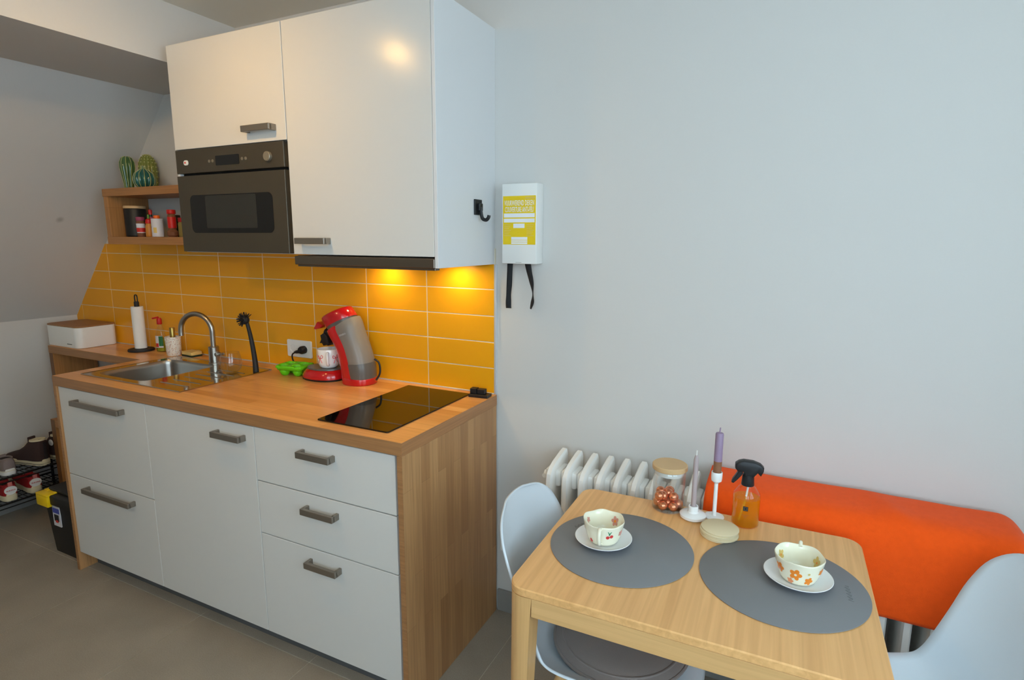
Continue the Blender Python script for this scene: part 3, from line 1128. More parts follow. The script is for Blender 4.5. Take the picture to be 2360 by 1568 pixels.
g.box(.0, .034, -.006, .006, .172, .181, .003, M=Matrix.Rotation(R(-12), 4, 'Y'))
g.out('cap', 'lid_red', ds)

dp = thing('soap_dispenser', 'white terrazzo cup dispenser with gold pump cylinder', 'dispenser', (-1.795, -.085, CZ))
G().lathe([(0, 0), (.030, 0), (.033, .004), (.0368, .094), (.0355, .0965), (.032, .095), (.031, .085), (0, .084)], n=36, cap0=False, cap1=False).out('cup', 'terrazzo', dp)
G().lathe([(.0125, .0845), (.0125, .138), (.011, .142), (0, .143)], n=24, cap1=False).out('pump', 'gold', dp)

sp = thing('sponge', 'yellow scouring sponge with dark green pad behind the sink', 'sponge', (-1.700, -.055, CZ), R(-4))


def wav(x, y):
    return .004 * math.sin(x * 70) + .003 * math.sin(y * 90 + x * 40)


def slab(z0, z1, w, d, amp):
    g = G()
    P = rrect(-w, w, -d, d, .008, 3)
    g.prism(P, XY(z0), XY(z1), .002)
    bmesh.ops.subdivide_edges(g.bm, edges=g.bm.edges[:], cuts=3, use_grid_fill=True)
    for v in g.bm.verts:
        if v.co.z > z0 + .003:
            v.co.z += amp * wav(v.co.x, v.co.y)
    return g


slab(.0, .008, .046, .030, .3).out('scour_pad', 'sponge_green', sp)
slab(.0082, .024, .045, .029, 1).out('foam', 'sponge_yellow', sp)

# drinking glass on the drainer
gl = thing('drinking_glass', 'clear round drinking glass standing on the drainer', 'glass', (-1.180, -.235, CZ + .0046))
pr = [(0, .003), (.026, .003), (.040, .018), (.046, .040), (.044, .062), (.036, .092), (.0345, .092), (.042, .062), (.044, .040), (.038, .020), (.025, .006), (0, .006)]
pr2 = []
for i in range(len(pr) - 1):
    for k in range(3):
        t = k / 3
        pr2.append((pr[i][0] + (pr[i + 1][0] - pr[i][0]) * t, pr[i][1] + (pr[i + 1][1] - pr[i][1]) * t))
pr2.append(pr[-1])
G().lathe(pr2, n=36, cap0=False, cap1=False).out('bowl', 'clear_glass', gl, ang=80)
G().lathe([(0, 0), (.022, 0), (.023, .002), (.020, .0028), (0, .0028)], n=30, cap0=False, cap1=False).out('foot', 'clear_glass', gl)

# dish brush
br = thing('dish_brush', 'black dish brush standing upright beside the drainer', 'brush', (-1.112, -.168, CZ + .0038), R(0))
hp = along([(.006, -.002, .0), (.003, 0, .04), (-.004, 0, .10), (-.016, 0, .165), (-.030, 0, .215)], 5)
nh = len(hp)
G().tube(hp, [.0125 if i < 2 else .0125 - .0042 * min(1, i / nh * 1.2) for i in range(nh)], 12).out('handle', 'black_matte', br)
hc = Vector((-.037, -.004, .230))
G().sph(hc, .021, (.95, .85, 1.0)).out('head', 'black_matte', br)
g = G()
random.seed(3)
for i in range(150):
    a, b = random.uniform(0, 2 * PI), random.uniform(-.8, 1.0)
    d = Vector((math.cos(a) * math.sqrt(1 - b * b), math.sin(a) * math.sqrt(1 - b * b), b))
    ax = Vector((-.62, -.5, .6)).normalized()
    if d.dot(ax) < -.25:
        continue
    g.tube([hc + d * .014, hc + d * .035], [.0019, .0013], 5)
g.out('bristles', 'black_matte', br, kind='stuff')

# sockets
def socket_disc(parent, cx, cz, y):
    Mx = Matrix.Translation((cx, y, cz)) @ Matrix.Rotation(R(90), 4, 'X')
    d = G().lathe([(.0205, 0), (.0205, .0012), (.0175, .001), (.017, -.004), (0, -.004)], n=28, cap0=False, cap1=False, M=Mx).out('socket_well', 'white_plastic', parent, world=True)
    for px, pz in ((-.0095, -.001), (.0095, -.001), (0, .009)):
        G().lathe([(0, -.0035), (.0024, -.0035), (.0024, -.005)], n=10, cap0=False, cap1=False, M=Matrix.Translation((cx + px, y, cz + pz)) @ Matrix.Rotation(R(90), 4, 'X')).out('pin_hole', 'black_matte' if pz < .005 else 'steel', d, world=True)


so = thing('wall_socket', 'white double wall socket on the yellow tiles', 'socket', (-1.002, -.007, .999))
G().prism(rrect(-1.077, -.927, .960, 1.039, .007), XZ(-.0150), XZ(-.0068), .002).out('frame', 'white_plastic', so, world=True)
socket_disc(so, -1.038, .999, -.0155)
socket_disc(so, -.968, .999, -.0155)
so2 = thing('wall_socket', 'white low wall socket behind the left chair', 'socket', (.066, 0, .306))
G().prism(rrect(.027, .105, .266, .346, .006), XZ(-.010), XZ(0), .002).out('frame', 'white_plastic', so2, world=True)
socket_disc(so2, .066, .306, -.0105)

# coffee machine
CY = -.100
KM = 1.0286                                # moves the measured profile from y=-.15 to y=CY
cm = thing('coffee_machine', 'red and grey single-serve coffee machine with curved body', 'coffee machine', (-.66, CY, CZ))
TF = .89


def FXm(x):
    return .9986 + (x - .9986) * KM


def FZm(z):
    return max(CZ + .0005, 1.4947 + (z - 1.4947) * KM)


def ell(cx, a, z, b, n=40, tilt=0, p=2.2):
    o = []
    for k in range(n):
        t = 2 * PI * k / n
        c, s = math.cos(t), math.sin(t)
        r = (abs(c) ** p + abs(s) ** p) ** (-1 / p)
        o.append((cx + a * r * c, CY + b * r * s, z + tilt * r * c))
    return o


def sil(xl, xr, b):
    """centre and half length of an ellipse whose seen edges are xl and xr"""
    xl, xr = FXm(xl), FXm(xr)
    hw = (xr - xl) / 2
    return (xl + xr) / 2, math.sqrt(max(hw * hw - (b * TF) ** 2, .0009))


def loft(keys, steps=5):
    """keys: (xl, xr, z, b, tilt) as seen, smooth-interpolated"""
    P, B = [], []
    for k in keys:
        cx, a = sil(k[0], k[1], k[3])
        P.append(Vector((cx, a, FZm(k[2]))))
        B.append(Vector((k[3], k[4] if len(k) > 4 else 0, 0)))
    A = along(P, steps)
    C = along(B, steps)
    return [ell(a.x, a.y, a.z, c.x, tilt=c.y) for a, c in zip(A, C)]


G().rings(loft([(-.624, -.462, .922, .060, 0), (-.626, -.462, .940, .060, 0), (-.628, -.464, .968, .058, .002), (-.637, -.480, 1.019, .056, .006), (-.650, -.500, 1.069, .056, .012), (-.668, -.520, 1.103, .056, .018), (-.686, -.540, 1.133, .056, .024), (-.692, -.550, 1.150, .056, .028)])).out('column', 'red_gloss', cm, world=True, ang=60)
G().rings(loft([(-.624, -.449, .9115, .064, 0), (-.626, -.446, .930, .065, 0), (-.622, -.446, .949, .064, 0), (-.612, -.452, .952, .060, 0)])).out('rear_base', 'red_gloss', cm, world=True, ang=50)
G().rings(loft([(-.592, -.449, .951, .058, 0), (-.594, -.450, .985, .0585, .002), (-.601, -.458, 1.026, .058, .006), (-.616, -.475, 1.073, .057, .012), (-.634, -.494, 1.112, .057, .020), (-.654, -.508, 1.146, .057, .028), (-.660, -.520, 1.164, .055, .032)])).out('water_tank', 'grey_tank', cm, world=True, ang=60)
G().rings(loft([(-.5935, -.4470, .9512, .0592, 0), (-.5955, -.4478, .985, .0597, .002), (-.600, -.4530, 1.010, .0594, .005)])).out('tank_water', 'grey_tank_dark', cm, world=True, ang=60)
# dark neck ring, lid and lever: tilted frame
A_, B_, C_, D_ = [Vector((FXm(x), 0, FZm(z))) for x, z in ((-.719, 1.167), (-.566, 1.240), (-.538, 1.203), (-.692, 1.130))]
axis_x = (C_ - D_).normalized()
axis_z = Vector((-axis_x.z, 0, axis_x.x))
cen = (C_ + D_) / 2
LB = .058
ra = math.sqrt(((C_ - D_).length / 2) ** 2 - (LB * TF * .9) ** 2)
lid_h = ((A_ + B_) / 2 - cen).dot(axis_z)
lid_dx = ((A_ + B_) / 2 - cen).dot(axis_x)


def tring(h, sx, dx=0, n=44):
    o = []
    for k in range(n):
        t = 2 * PI * k / n
        c, s = math.cos(t), math.sin(t)
        p = cen + axis_x * (ra * sx * c + dx) + axis_z * h
        o.append((p.x, CY + LB * sx * s, p.z))
    return o


G().rings([tring(-.016, .93), tring(.001, .96)]).out('neck_ring', 'grey_tank_dark', cm, world=True, ang=60)
G().rings([tring(.0005, 1.0), tring(.004, 1.02), tring(lid_h * .72, 1.01, lid_dx * .7), tring(lid_h * .93, .985, lid_dx * .9), tring(lid_h, .92, lid_dx), tring(lid_h * 1.02, .5, lid_dx)]).out('lid', 'red_gloss', cm, world=True, ang=40)
G().prism([(FXm(x), FZm(z)) for x, z in ((-.722, 1.162), (-.742, 1.133), (-.730, 1.131), (-.706, 1.138), (-.692, 1.150))], XZ(CY - .030), XZ(CY + .012), .003).out('lid_lever', 'red_gloss', cm, world=True)
g = G().prism([(FXm(x), FZm(z)) for x, z in ((-.712, 1.108), (-.692, 1.120), (-.676, 1.108), (-.668, 1.078), (-.675, 1.068), (-.683, 1.078), (-.697, 1.066), (-.705, 1.076), (-.718, 1.074), (-.708, 1.092))], XZ(CY - .026), XZ(CY + .022), .003)
g.tube([(FXm(-.70), CY, FZm(1.118)), (FXm(-.655), CY, FZm(1.112))], .018, 14)
g.out('coffee_spout', 'black_plastic', cm, world=True)
fcx, fa = sil(-.838, -.600, .078)
G().rings([ell(fcx, fa - .002, CZ + .0005, .077), ell(fcx, fa, CZ + .008, .079)]).out('foot_ring', 'black_plastic', cm, world=True)
G().rings([ell(fcx, fa - .001, CZ + .0078, .078), ell(fcx, fa - .001, CZ + .018, .0785), ell(fcx + .002, fa - .008, CZ + .032, .073), ell(fcx + .004, fa - .018, CZ + .042, .064), ell(fcx + .005, fa - .024, CZ + .045, .058)]).out('front_base', 'red_gloss', cm, world=True, ang=60)
G().rings([ell(fcx + .004, fa - .020, CZ + .0445, .062), ell(fcx + .004, fa - .021, CZ + .050, .061), ell(fcx + .004, fa - .026, CZ + .0505, .056)]).out('drip_tray', 'grey_tank_dark', cm, world=True)
# maker's mark on the tank
tcx, ta = sil(-.636, -.496, .057)
tz_ = FZm(1.115)


def on_tank(th, z, k=.0008):
    cx, a = sil(-.634 - (z - 1.098) * .45, -.494 - (z - 1.098) * .30, .057)
    return Vector((cx + (a + k) * math.cos(th), CY + (.057 + k) * math.sin(th), z))


c0 = on_tank(R(-118), tz_ + .002, .001)
Mm = Matrix.Translation(c0) @ Matrix.Rotation(R(-28), 4, 'Z') @ Matrix.Rotation(R(90), 4, 'X')
G().lathe([(.0060, 0), (.0060, .0012), (.0042, .0012), (.0042, 0)], n=20, cap0=False, cap1=False, M=Mm).out('emblem_ring', 'metal_trim', cm, world=True)
Mm = Matrix.Translation(on_tank(R(-82), tz_ + .012, .0022)) @ Matrix.Rotation(R(8), 4, 'Z') @ Matrix.Rotation(R(-20), 4, 'Y') @ Matrix.Rotation(R(90), 4, 'X')
text('SENSEO', .0095, Mm, 'brand_print', 'metal_trim', cm)
# power cord of the coffee machine
co = thing('power_cord', 'black power cord and plug in the double socket', 'cord', (-.968, -.02, .95))
Mx = Matrix.Translation((-.968, -.0155, .999)) @ Matrix.Rotation(R(90), 4, 'X')
G().lathe([(0, -.003), (.0165, -.003), (.018, .004), (.018, .02), (.014, .028), (0, .029)], n=24, cap0=False, cap1=False, M=Mx).tube(along([(-.968, -.036, .995), (-.984, -.04, .992), (-1.002, -.042, .988)], 4), [.010, .0095, .009, .0085, .008, .0075, .007, .006, .005], 10).out('plug', 'black_plastic', co, world=True)
G().tube(along([(-1.0, -.042, .988), (-1.016, -.044, .975), (-1.014, -.040, .945), (-.985, -.030, .917), (-.93, -.025, CZ + .004), (-.84, -.03, CZ + .004), (-.76, -.016, CZ + .004), (-.70, -.018, CZ + .004)], 6), .0033, 8).out('cord', 'black_plastic', co, world=True)
G().tube(along([(FXm(-.458), CY, CZ + .108), (FXm(-.443), CY + .01, CZ + .09), (FXm(-.440), CY + .01, CZ + .05), (FXm(-.452), CY, CZ + .02)], 5), .004, 8).out('tank_hinge_cord', 'black_plastic', cm, world=True)

# mug with red bows on the drip tray
mu = thing('mug', 'white mug with red ribbon bows under the coffee spout', 'mug', (FXm(-.6915), CY - .004, CZ + .0508))


def mug_r(z):
    return .047 + .008 * min(1, z / .03) if z < .03 else .055


mp_ = [(0, 0), (.030, 0), (.038, .006), (.0435, .02), (.045, .04), (.045, .078), (.044, .080), (.0425, .079), (.042, .04), (.036, .012), (0, .008)]
G().lathe(mp_, n=40, cap0=False, cap1=False).out('body', 'china_white', mu, ang=60)
ha = R(-50)
hd_ = Vector((math.cos(ha), math.sin(ha), 0))
G().tube(along([hd_ * .043 + Vector((0, 0, .066)), hd_ * .060 + Vector((0, 0, .066)), hd_ * .069 + Vector((0, 0, .050)), hd_ * .064 + Vector((0, 0, .028)), hd_ * .043 + Vector((0, 0, .018))], 5), .0062, 10, flat=1.2).out('handle', 'china_white', mu)


def wrap_tube(pts2, th0, z0, rfun, rad, g):
    P = []
    for a, b in pts2:
        r = rfun(z0 + b)
        t = th0 + a / r
        P.append((r * math.cos(t), r * math.sin(t), z0 + b))
    g.tube(along(P, 3), rad, 5)


bow = [[(0, 0), (-.010, .010), (-.014, .004), (-.010, -.002), (0, 0)], [(0, 0), (.008, .013), (.014, .008), (.010, 0), (0, 0)], [(0, 0), (-.006, -.014), (-.010, -.022)], [(0, 0), (.005, -.012), (.010, -.020)]]
for th in (-95, -8, -160, 60, 130):
    g = G()
    for st in bow:
        wrap_tube(st, R(th), .045, lambda z: .0453, .0012, g)
    g.out('bow_print', 'red_print', mu)

# lime egg tray
eg = thing('egg_tray', 'lime green silicone tray with four round cups', 'tray', (-.930, -.112, CZ), R(10))


def eggf(u, v):
    w, d = .070, .055
    # rounded rectangle grid
    x, y = (u * 2 - 1), (v * 2 - 1)
    k = .82
    X = x * math.sqrt(1 - .18 * y * y) * w
    Y = y * math.sqrt(1 - .18 * x * x) * d
    z = .046
    for cx in (-.033, .033):
        for cy in (-.025, .025):
            q = ((X - cx) / .028) ** 2 + ((Y - cy) / .0235) ** 2
            if q < 1:
                z = min(z, .046 - .042 * (1 - q) ** .55)
    e = max(abs(x), abs(y))
    if e > .94:
        z -= .010 * (e - .94) / .06
    return (X, Y, z)


g = G().grid(eggf, 56, 40)
g.out('cups', 'lime', eg, solid=.0022)
g = G()
for cx in (-.033, .033):
    for cy in (-.025, .025):
        g.lathe([(.010, .0), (.016, .004), (.0215, .015), (.0245, .034)], (cx, cy, 0), 20, cap1=False)
P = rrect(-.063, .063, -.0495, .0495, .020, 5)
g.rings([[(x * 1.0, y * 1.0, .026) for x, y in P], [(x * 1.07, y * 1.07, .040) for x, y in P]], cap0=False, cap1=False)
g.out('skirt', 'lime', eg, solid=.002)

# black stop blocks behind the hob
bk = thing('magnet_blocks', 'small stack of black blocks at the worktop corner', 'block', (-.030, -.060, CZ), R(6))
G().box(-.042, .036, -.022, .022, 0, .011, .001).out('base_block', 'black_plastic', bk)
G().box(-.040, -.014, -.010, .016, .0112, .031, .001).out('block', 'black_plastic', bk)
G().box(-.012, .018, -.008, .016, .0112, .029, .001).out('block', 'black_plastic', bk)

# ------------------------------------------------------------------ on the wall: fire blanket, hook
fb_ = thing('fire_blanket', 'white fire blanket box with yellow label on the wall', 'fire blanket', (.126, -.03, 1.41))
FY_ = -.060
G().box(.059, .192, FY_, 0, 1.411, 1.686, .003).out('case', 'white_plastic', fb_, world=True)
lb = G().box(.0635, .1885, FY_ - .0006, FY_ + .001, 1.478, 1.644).out('label', 'label_yellow', fb_, world=True)
UPX = Matrix.Rotation(R(90), 4, 'X')


def ltext(s, size, x, z, sx=1, m='print_white', nm='label_text'):
    text(s, size, Matrix.Translation((x, FY_ - .0008, z)) @ UPX, nm, m, lb, sx, .0002)


ltext('VUURWEREND DEKEN', .026, .126, 1.619, .43)
ltext('COUVERTURE ANTI-FEU', .026, .126, 1.597, .385)
for z0, z1, xa, xb in ((1.571, 1.585, .067, .185), (1.554, 1.567, .067, .185), (1.535, 1.550, .104, .147), (1.494, 1.504, .096, .158), (1.480, 1.486, .096, .158), (1.4875, 1.4925, .096, .158)):
    G().box(xa, xb, FY_ - .0009, FY_, z0, z1).out('label_field', 'print_white', lb, world=True)
for k in range(7):
    for xa, xb in ((.068, .094), (.155, .182)):
        G().box(xa, xb - .004 * (k % 3), FY_ - .0009, FY_, 1.545 - k * .0062, 1.5468 - k * .0062).out('label_line', 'yellow_print', lb, world=True)
G().box(.148, .184, FY_ - .0009, FY_, 1.634, 1.6365).box(.150, .184, FY_ - .0009, FY_, 1.638, 1.640).out('label_line', 'yellow_print', lb, world=True)
G().box(.113, .136, FY_ - .0006, FY_ + .001, 1.4155, 1.4165).out('maker_mark', 'grey_tank', fb_, world=True)
# two pull straps


def strap(pts, name='pull_strap'):
    """pts: (x,y,z,half width,twist)"""
    C = along([(p[0], p[1], p[2]) for p in pts], 6)
    Wd = along([(p[3], p[4], 0) for p in pts], 6)
    n = len(C) - 1

    def f(u, v):
        i = min(int(round(u * n)), n)
        w, tw = Wd[i].x, Wd[i].y
        s = (v * 2 - 1) * w
        return C[i] + Vector((math.cos(tw) * s, math.sin(tw) * s, 0))
    G().grid(f, n, 2).out(name, 'webbing', fb_, world=True, solid=.0014)


strap([(.083, -.040, 1.418, .011, 0), (.080, -.038, 1.385, .010, .2), (.076, -.034, 1.340, .010, .6), (.071, -.030, 1.295, .010, 1.0), (.070, -.028, 1.262, .010, .3), (.071, -.028, 1.248, .0105, 0)])
strap([(.150, -.040, 1.418, .012, 0), (.155, -.037, 1.385, .012, -.25), (.163, -.033, 1.345, .011, -.45), (.167, -.030, 1.305, .009, -1.0), (.165, -.028, 1.275, .010, -.6), (.158, -.028, 1.250, .010, -.95)])

hk = thing('wall_hook', 'black square adhesive hook on the cabinet side panel', 'hook', (.001, -.13, 1.6))
HY = -.132
G().box(.0006, .006, HY - .025, HY + .024, 1.578, 1.630, .001).out('plate', 'black_plastic', hk, world=True)
G().box(.006, .016, HY - .010, HY + .013, 1.592, 1.617, .0015).out('block', 'black_plastic', hk, world=True)
G().tube(along([(.012, HY + .002, 1.605), (.014, HY + .002, 1.585), (.020, HY + .002, 1.566), (.034, HY + .002, 1.561), (.043, HY + .002, 1.569), (.045, HY + .002, 1.577)], 5), .0048, 10, flat=1.3).out('hook_arm', 'black_plastic', hk, world=True)

# ------------------------------------------------------------------ radiator and the felt throw
RX0, RP, RN = .312, .0572, 22
YB, YFR, RZ0, RZ1 = -.048, -.212, .165, .762
rad = thing('radiator', 'white cast-iron column radiator along the wall', 'radiator', (RX0, -.13, 0))
prof = [(YFR, RZ0 + .035), (YFR + .018, RZ0 + .004), (YFR + .03, RZ0), (YB - .03, RZ0), (YB - .006, RZ0 + .015), (YB, RZ0 + .04), (YB, RZ1 - .014), (YB - .005, RZ1 - .003), (YB - .012, RZ1 + .001), (YB - .024, RZ1), (YFR + .06, RZ1 - .014), (YFR + .022, RZ1 - .027), (YFR + .005, RZ1 - .044), (YFR, RZ1 - .066)]


def section():
    t = bmesh.new()
    cy = sum(p[0] for p in prof) / len(prof)
    cz = sum(p[1] for p in prof) / len(prof)
    levels = [(-.0125, .0090), (-.0115, .0060), (-.0070, .0), (.0070, .0), (.0115, .0060), (.0125, .0090)]
    rings = []
    for x, ins in levels:
        ring = []
        for y, z in prof:
            sy = (abs(y - cy) - ins) / abs(y - cy) if abs(y - cy) > ins else .3
            sz = (abs(z - cz) - ins) / abs(z - cz) if abs(z - cz) > ins else .3
            ring.append((x, cy + (y - cy) * sy, cz + (z - cz) * sz))
        rings.append(ring)
    g = G()
    g.rings(rings)
    t.free()
    # hubs joining to the next section
    for z in (RZ1 - .075, RZ0 + .075):
        g.box(-RP / 2, RP / 2, (YB + YFR) / 2 - .040, (YB + YFR) / 2 + .040, z - .024, z + .034, .008)
    return g


s0 = section().out('section', 'radiator_white', rad, ang=28)
s0.location = (0, .13, 0)
for k in range(1, RN):
    c = link_copy(s0, rad)
    c.location = (k * RP, .13, 0)
for k in (0, RN - 1):
    x = RX0 + k * RP
    G().box(x - .012, x + .012, YFR + .01, YFR + .05, 0, RZ0 + .03, .004).box(x - .012, x + .012, YB - .05, YB - .01, 0, RZ0 + .03, .004).out('foot', 'radiator_white', rad, world=True)
G().tube([(RX0 - .012, -.13, RZ1 - .075), (RX0 - .030, -.13, RZ1 - .075)], .016, 14).out('end_plug', 'gold', rad, world=True)
G().tube([(RX0 - .030, -.13, RZ1 - .075), (RX0 - .045, -.13, RZ1 - .075)], .012, 14).tube([(RX0 - .038, -.13, RZ1 - .075), (RX0 - .038, -.155, RZ1 - .075)], .008, 10).out('bleed_valve', 'white_plastic', rad, world=True)

BX0, BX1, BXE = .812, 1.545, 1.62
sec = [(-.022, .742), (-.028, .760), (-.040, .7745), (-.075, .7760), (-.120, .7745), (-.165, .7700), (-.195, .7600), (-.213, .7420), (-.2215, .718), (-.2255, .67), (-.2265, .61), (-.2275, .56), (-.2265, .514)]
secp = along([(0, y, z) for y, z in sec], 5)
ns = len(secp) - 1


def throw(u, v):
    i = min(int(round(v * ns)), ns)
    p = secp[i]
    s = u * (BXE + .19 - BX0)
    x = BX0 + s
    dz = 0
    if x > BX1 - .01:
        q = x - (BX1 - .01)
        r = .055
        a = min(q / r, PI / 2)
        dz = -(r * (1 - math.cos(a))) - max(0, q - r * PI / 2)
        x = BX1 - .01 + r * math.sin(a)
    vv = i / ns
    wob = noise.noise(Vector((x * 5.0, vv * 3.0, 2.0)))
    w2 = noise.noise(Vector((x * 11.0 + vv * 4, vv * 6.0, 7.0)))
    front = max(0, (vv - .45) / .55)
    # soft diagonal fold on the top near the right half
    fold = math.exp(-((x - (1.27 + .22 * (vv - .3))) / .035) ** 2) * math.exp(-((vv - .42) / .22) ** 2)
    y = p.y - front * (.006 + .010 * (wob + .35)) - .004 * w2 * front
    z = p.z + (1 - front) * (.004 * max(0, wob) + .002 * w2 + .006) * (1 if .03 < vv else 0) + dz + .007 * fold
    return (x, min(y, -.004), max(z, .03))


tb = G().grid(throw, 110, ns).out('felt_throw', 'felt_orange', None, ang=180, solid=.004)
tag(tb, 'orange felt throw draped over the right half of the radiator', 'blanket')

# ------------------------------------------------------------------ dining table
TZ = .740
tbl = thing('dining_table', 'small oak dining table with rounded corners and round-edged legs', 'table', (.842, -.570, 0), R(.8))
TXh, TYh, TR_ = .368, .283, .040
G().prism(rrect(-TXh, TXh, -TYh, TYh, TR_, 8), XY(TZ - .020), XY(TZ), .0025).out('table_top', 'oak_top', tbl, ang=35)
for sx in (-1, 1):
    for sy in (-1, 1):
        rings = []
        for z, s in ((0, .036), (.35, .045), (TZ - .075, .056), (TZ - .0205, .060)):
            P = []
            # outer corner follows the table corner, inner corner square
            x1, y1 = TXh - .001, TYh - .001
            x0, y0 = x1 - s, y1 - s
            r = min(TR_ - .003, s * .72)
            P = [(x0, y0), (x1 - .002, y0)] + [(x1 - r + r * math.cos(R(a)), y1 - r + r * math.sin(R(a))) for a in range(0, 91, 15)] + [(x0, y1 - .002)]
            P = [(x * sx, y * sy) for x, y in P]
            if sx * sy < 0:
                P = P[::-1]
            rings.append([(x, y, z) for x, y in P])
        G().rings(rings).out('leg', 'oak_z', tbl, ang=30)
AZ0, AZ1 = TZ - .064, TZ - .0203
for sy in (-1, 1):
    G().box(-TXh + .061, TXh - .061, sy * (TYh - .002) - (.02 if sy > 0 else 0), sy * (TYh - .002) + (.02 if sy < 0 else 0), AZ0, AZ1, .0008).out('apron', 'oak_x', tbl)
for sx in (-1, 1):
    G().box(sx * (TXh - .002) - (.02 if sx > 0 else 0), sx * (TXh - .002) + (.02 if sx < 0 else 0), -TYh + .061, TYh - .061, AZ0, AZ1, .0008).out('apron', 'oak_y', tbl)
for sx in (-1, 1):
    for sy in (-1, 1):
        a, b = TXh - .061, TYh - .022
        G().prism([(a * sx, b * sy), ((a - .045) * sx, b * sy), ((TXh - .022) * sx, (TYh - .061 - .045) * sy), ((TXh - .022) * sx, (TYh - .061) * sy)][::1], XY(AZ0 + .004), XY(AZ1 - .002)).out('corner_brace', 'oak_x', tbl)

# place mats
MATC = ((.664, -.588), (1.027, -.572))
mats = []
for (mx_, my_), lab, th in zip(MATC, ('round dark grey placemat under the cherry cup', 'round dark grey placemat under the orange flower cup'), (152, 5)):
    t = thing('placemat', lab, 'placemat', (mx_, my_, TZ + .0003), group='placemats on the dining table')
    G().lathe([(0, 0), (.174, 0), (.1752, .0008), (.1752, .0018), (.174, .0026), (0, .0026)], n=96, cap0=False, cap1=False).out('disc', 'grey_mat', t)
    g = G()
    d = Matrix.Translation((.135 * math.cos(R(th)), .135 * math.sin(R(th)), .0027)) @ Matrix.Rotation(R(th + 90 if th < 90 else th - 90), 4, 'Z')
    for a in range(5):
        g.tube(along([(-.03 + a * .012, -.004, 0), (-.026 + a * .012, .006, 0), (-.022 + a * .012, -.003, 0), (-.018 + a * .012, .004, 0)], 3), .0004, 4, M=d)
    g.out('embossed_mark', 'mat_emboss', t)

# saucers and hand-made cups
SAUC = ((.620, -.592), (1.060, -.557))
SZT = TZ + .0032
for (sx, sy), lab in zip(SAUC, ('white saucer under the cherry cup', 'white saucer under the orange flower cup')):
    t = thing('saucer', lab, 'saucer', (sx, sy, SZT), group='saucers on the placemats')
    G().lathe([(0, .001), (.040, .001), (.042, .004), (.058, .009), (.0705, .0155), (.0712, .0170), (.0700, .0178), (.057, .0115), (.044, .0075), (.036, .0062), (0, .006)], n=56, cap0=False, cap1=False).out('plate', 'china_white', t, ang=50)
    G().lathe([(.0414, .0), (.0424, .0036), (.0582, .0086), (.0708, .0152), (.0714, .0164)], n=56, cap0=False, cap1=False).out('underside', 'china_blue_edge', t, ang=60)


def cup_r(th, z, lob, ph):
    f = z / .056
    r = .034 + .0175 * (max(0, min(1, f * 1.02)) ** .60)
    r *= 1 + .020 * f * f * math.cos(lob * th + ph) + .01 * math.sin(3 * th + z * 90)
    return r


def make_cup(label, cx, cy, rz, lob, ph, hang, decos):
    t = thing('tea_cup', label, 'cup', (cx, cy, SZT + .0075), rz, group='hand-painted cups')
    n = 72
    zs = [.0, .002, .007, .014, .023, .032, .040, .047, .052, .0553]
    rings = []
    for z in zs:
        rings.append([((cup_r(a, z, lob, ph) - (.004 if z == 0 else 0)) * math.cos(a), (cup_r(a, z, lob, ph) - (.004 if z == 0 else 0)) * math.sin(a), z + (.0018 * (z / .064) ** 3 * math.cos(lob * a + ph + .6))) for a in [2 * PI * k / n for k in range(n)]])
    top = rings[-1]
    rings.append([(x * .985, y * .985, z + .0012) for x, y, z in top])
    rings.append([(x * .955, y * .955, z + .0008) for x, y, z in top])
    for z in (.046, .035, .023, .013, .007, .0045):
        k = .0036 if z > .007 else (.008 if z > .005 else .03)
        rings.append([((max(.001, cup_r(a, z, lob, ph) - k)) * math.cos(a), (max(.001, cup_r(a, z, lob, ph) - k)) * math.sin(a), z) for a in [2 * PI * q / n for q in range(n)]])
    G().rings(rings).out('body', 'cream_glaze', t, ang=60)
    h = Vector((math.cos(hang), math.sin(hang), 0))
    r1, r0 = cup_r(hang, .050, lob, ph), cup_r(hang, .010, lob, ph)
    G().tube(along([h * (r1 - .003) + Vector((0, 0, .051)), h * (r1 + .010) + Vector((0, 0, .0555)), h * (r1 + .019) + Vector((0, 0, .044)), h * (r1 + .014) + Vector((0, 0, .023)), h * (r0 - .001) + Vector((0, 0, .009))], 6), .0046, 10).out('handle', 'cream_glaze', t)
    for shape, th, z, size, m, inside in decos:
        z *= .87
        size *= .92
        g = G()
        P = []
        if shape == 'flower':
            P = [(size * (.60 + .40 * abs(math.cos(2.5 * q))) * math.cos(q), size * (.60 + .40 * abs(math.cos(2.5 * q))) * math.sin(q)) for q in [2 * PI * i / 50 for i in range(50)]]
        elif shape == 'dot':
            P = [(size * math.cos(q), size * math.sin(q)) for q in [2 * PI * i / 16 for i in range(16)]]
        elif shape == 'stem':
            P = [(-.001, -size), (.001, -size), (.003, 0), (.006, size), (.004, size), (0, .2 * size), (-.003, size), (-.005, size), (-.002, 0)]
        off = -.0041 if inside else .0005
        c0 = None

        def wp(a, b, k=0):
            zz = z + b
            tt = R(th) + a / .05
            rr = cup_r(tt, zz, lob, ph) + off + (k if not inside else -k)
            return (rr * math.cos(tt), rr * math.sin(tt), zz + (.0018 * (max(zz, 0) / .064) ** 3 * math.cos(lob * tt + ph + .6)))
        vs = [g.bm.verts.new(wp(a, b)) for a, b in P]
        mid = [g.bm.verts.new(wp(a * .5, b * .5)) for a, b in P]
        c = g.bm.verts.new(wp(0, 0))
        for i in range(len(P)):
            j = (i + 1) % len(P)
            g.bm.faces.new((vs[i], vs[j], mid[j], mid[i]))
            g.bm.faces.new((mid[i], mid[j], c))
        g.out('painted_' + shape, m, t, ang=180)
    return t


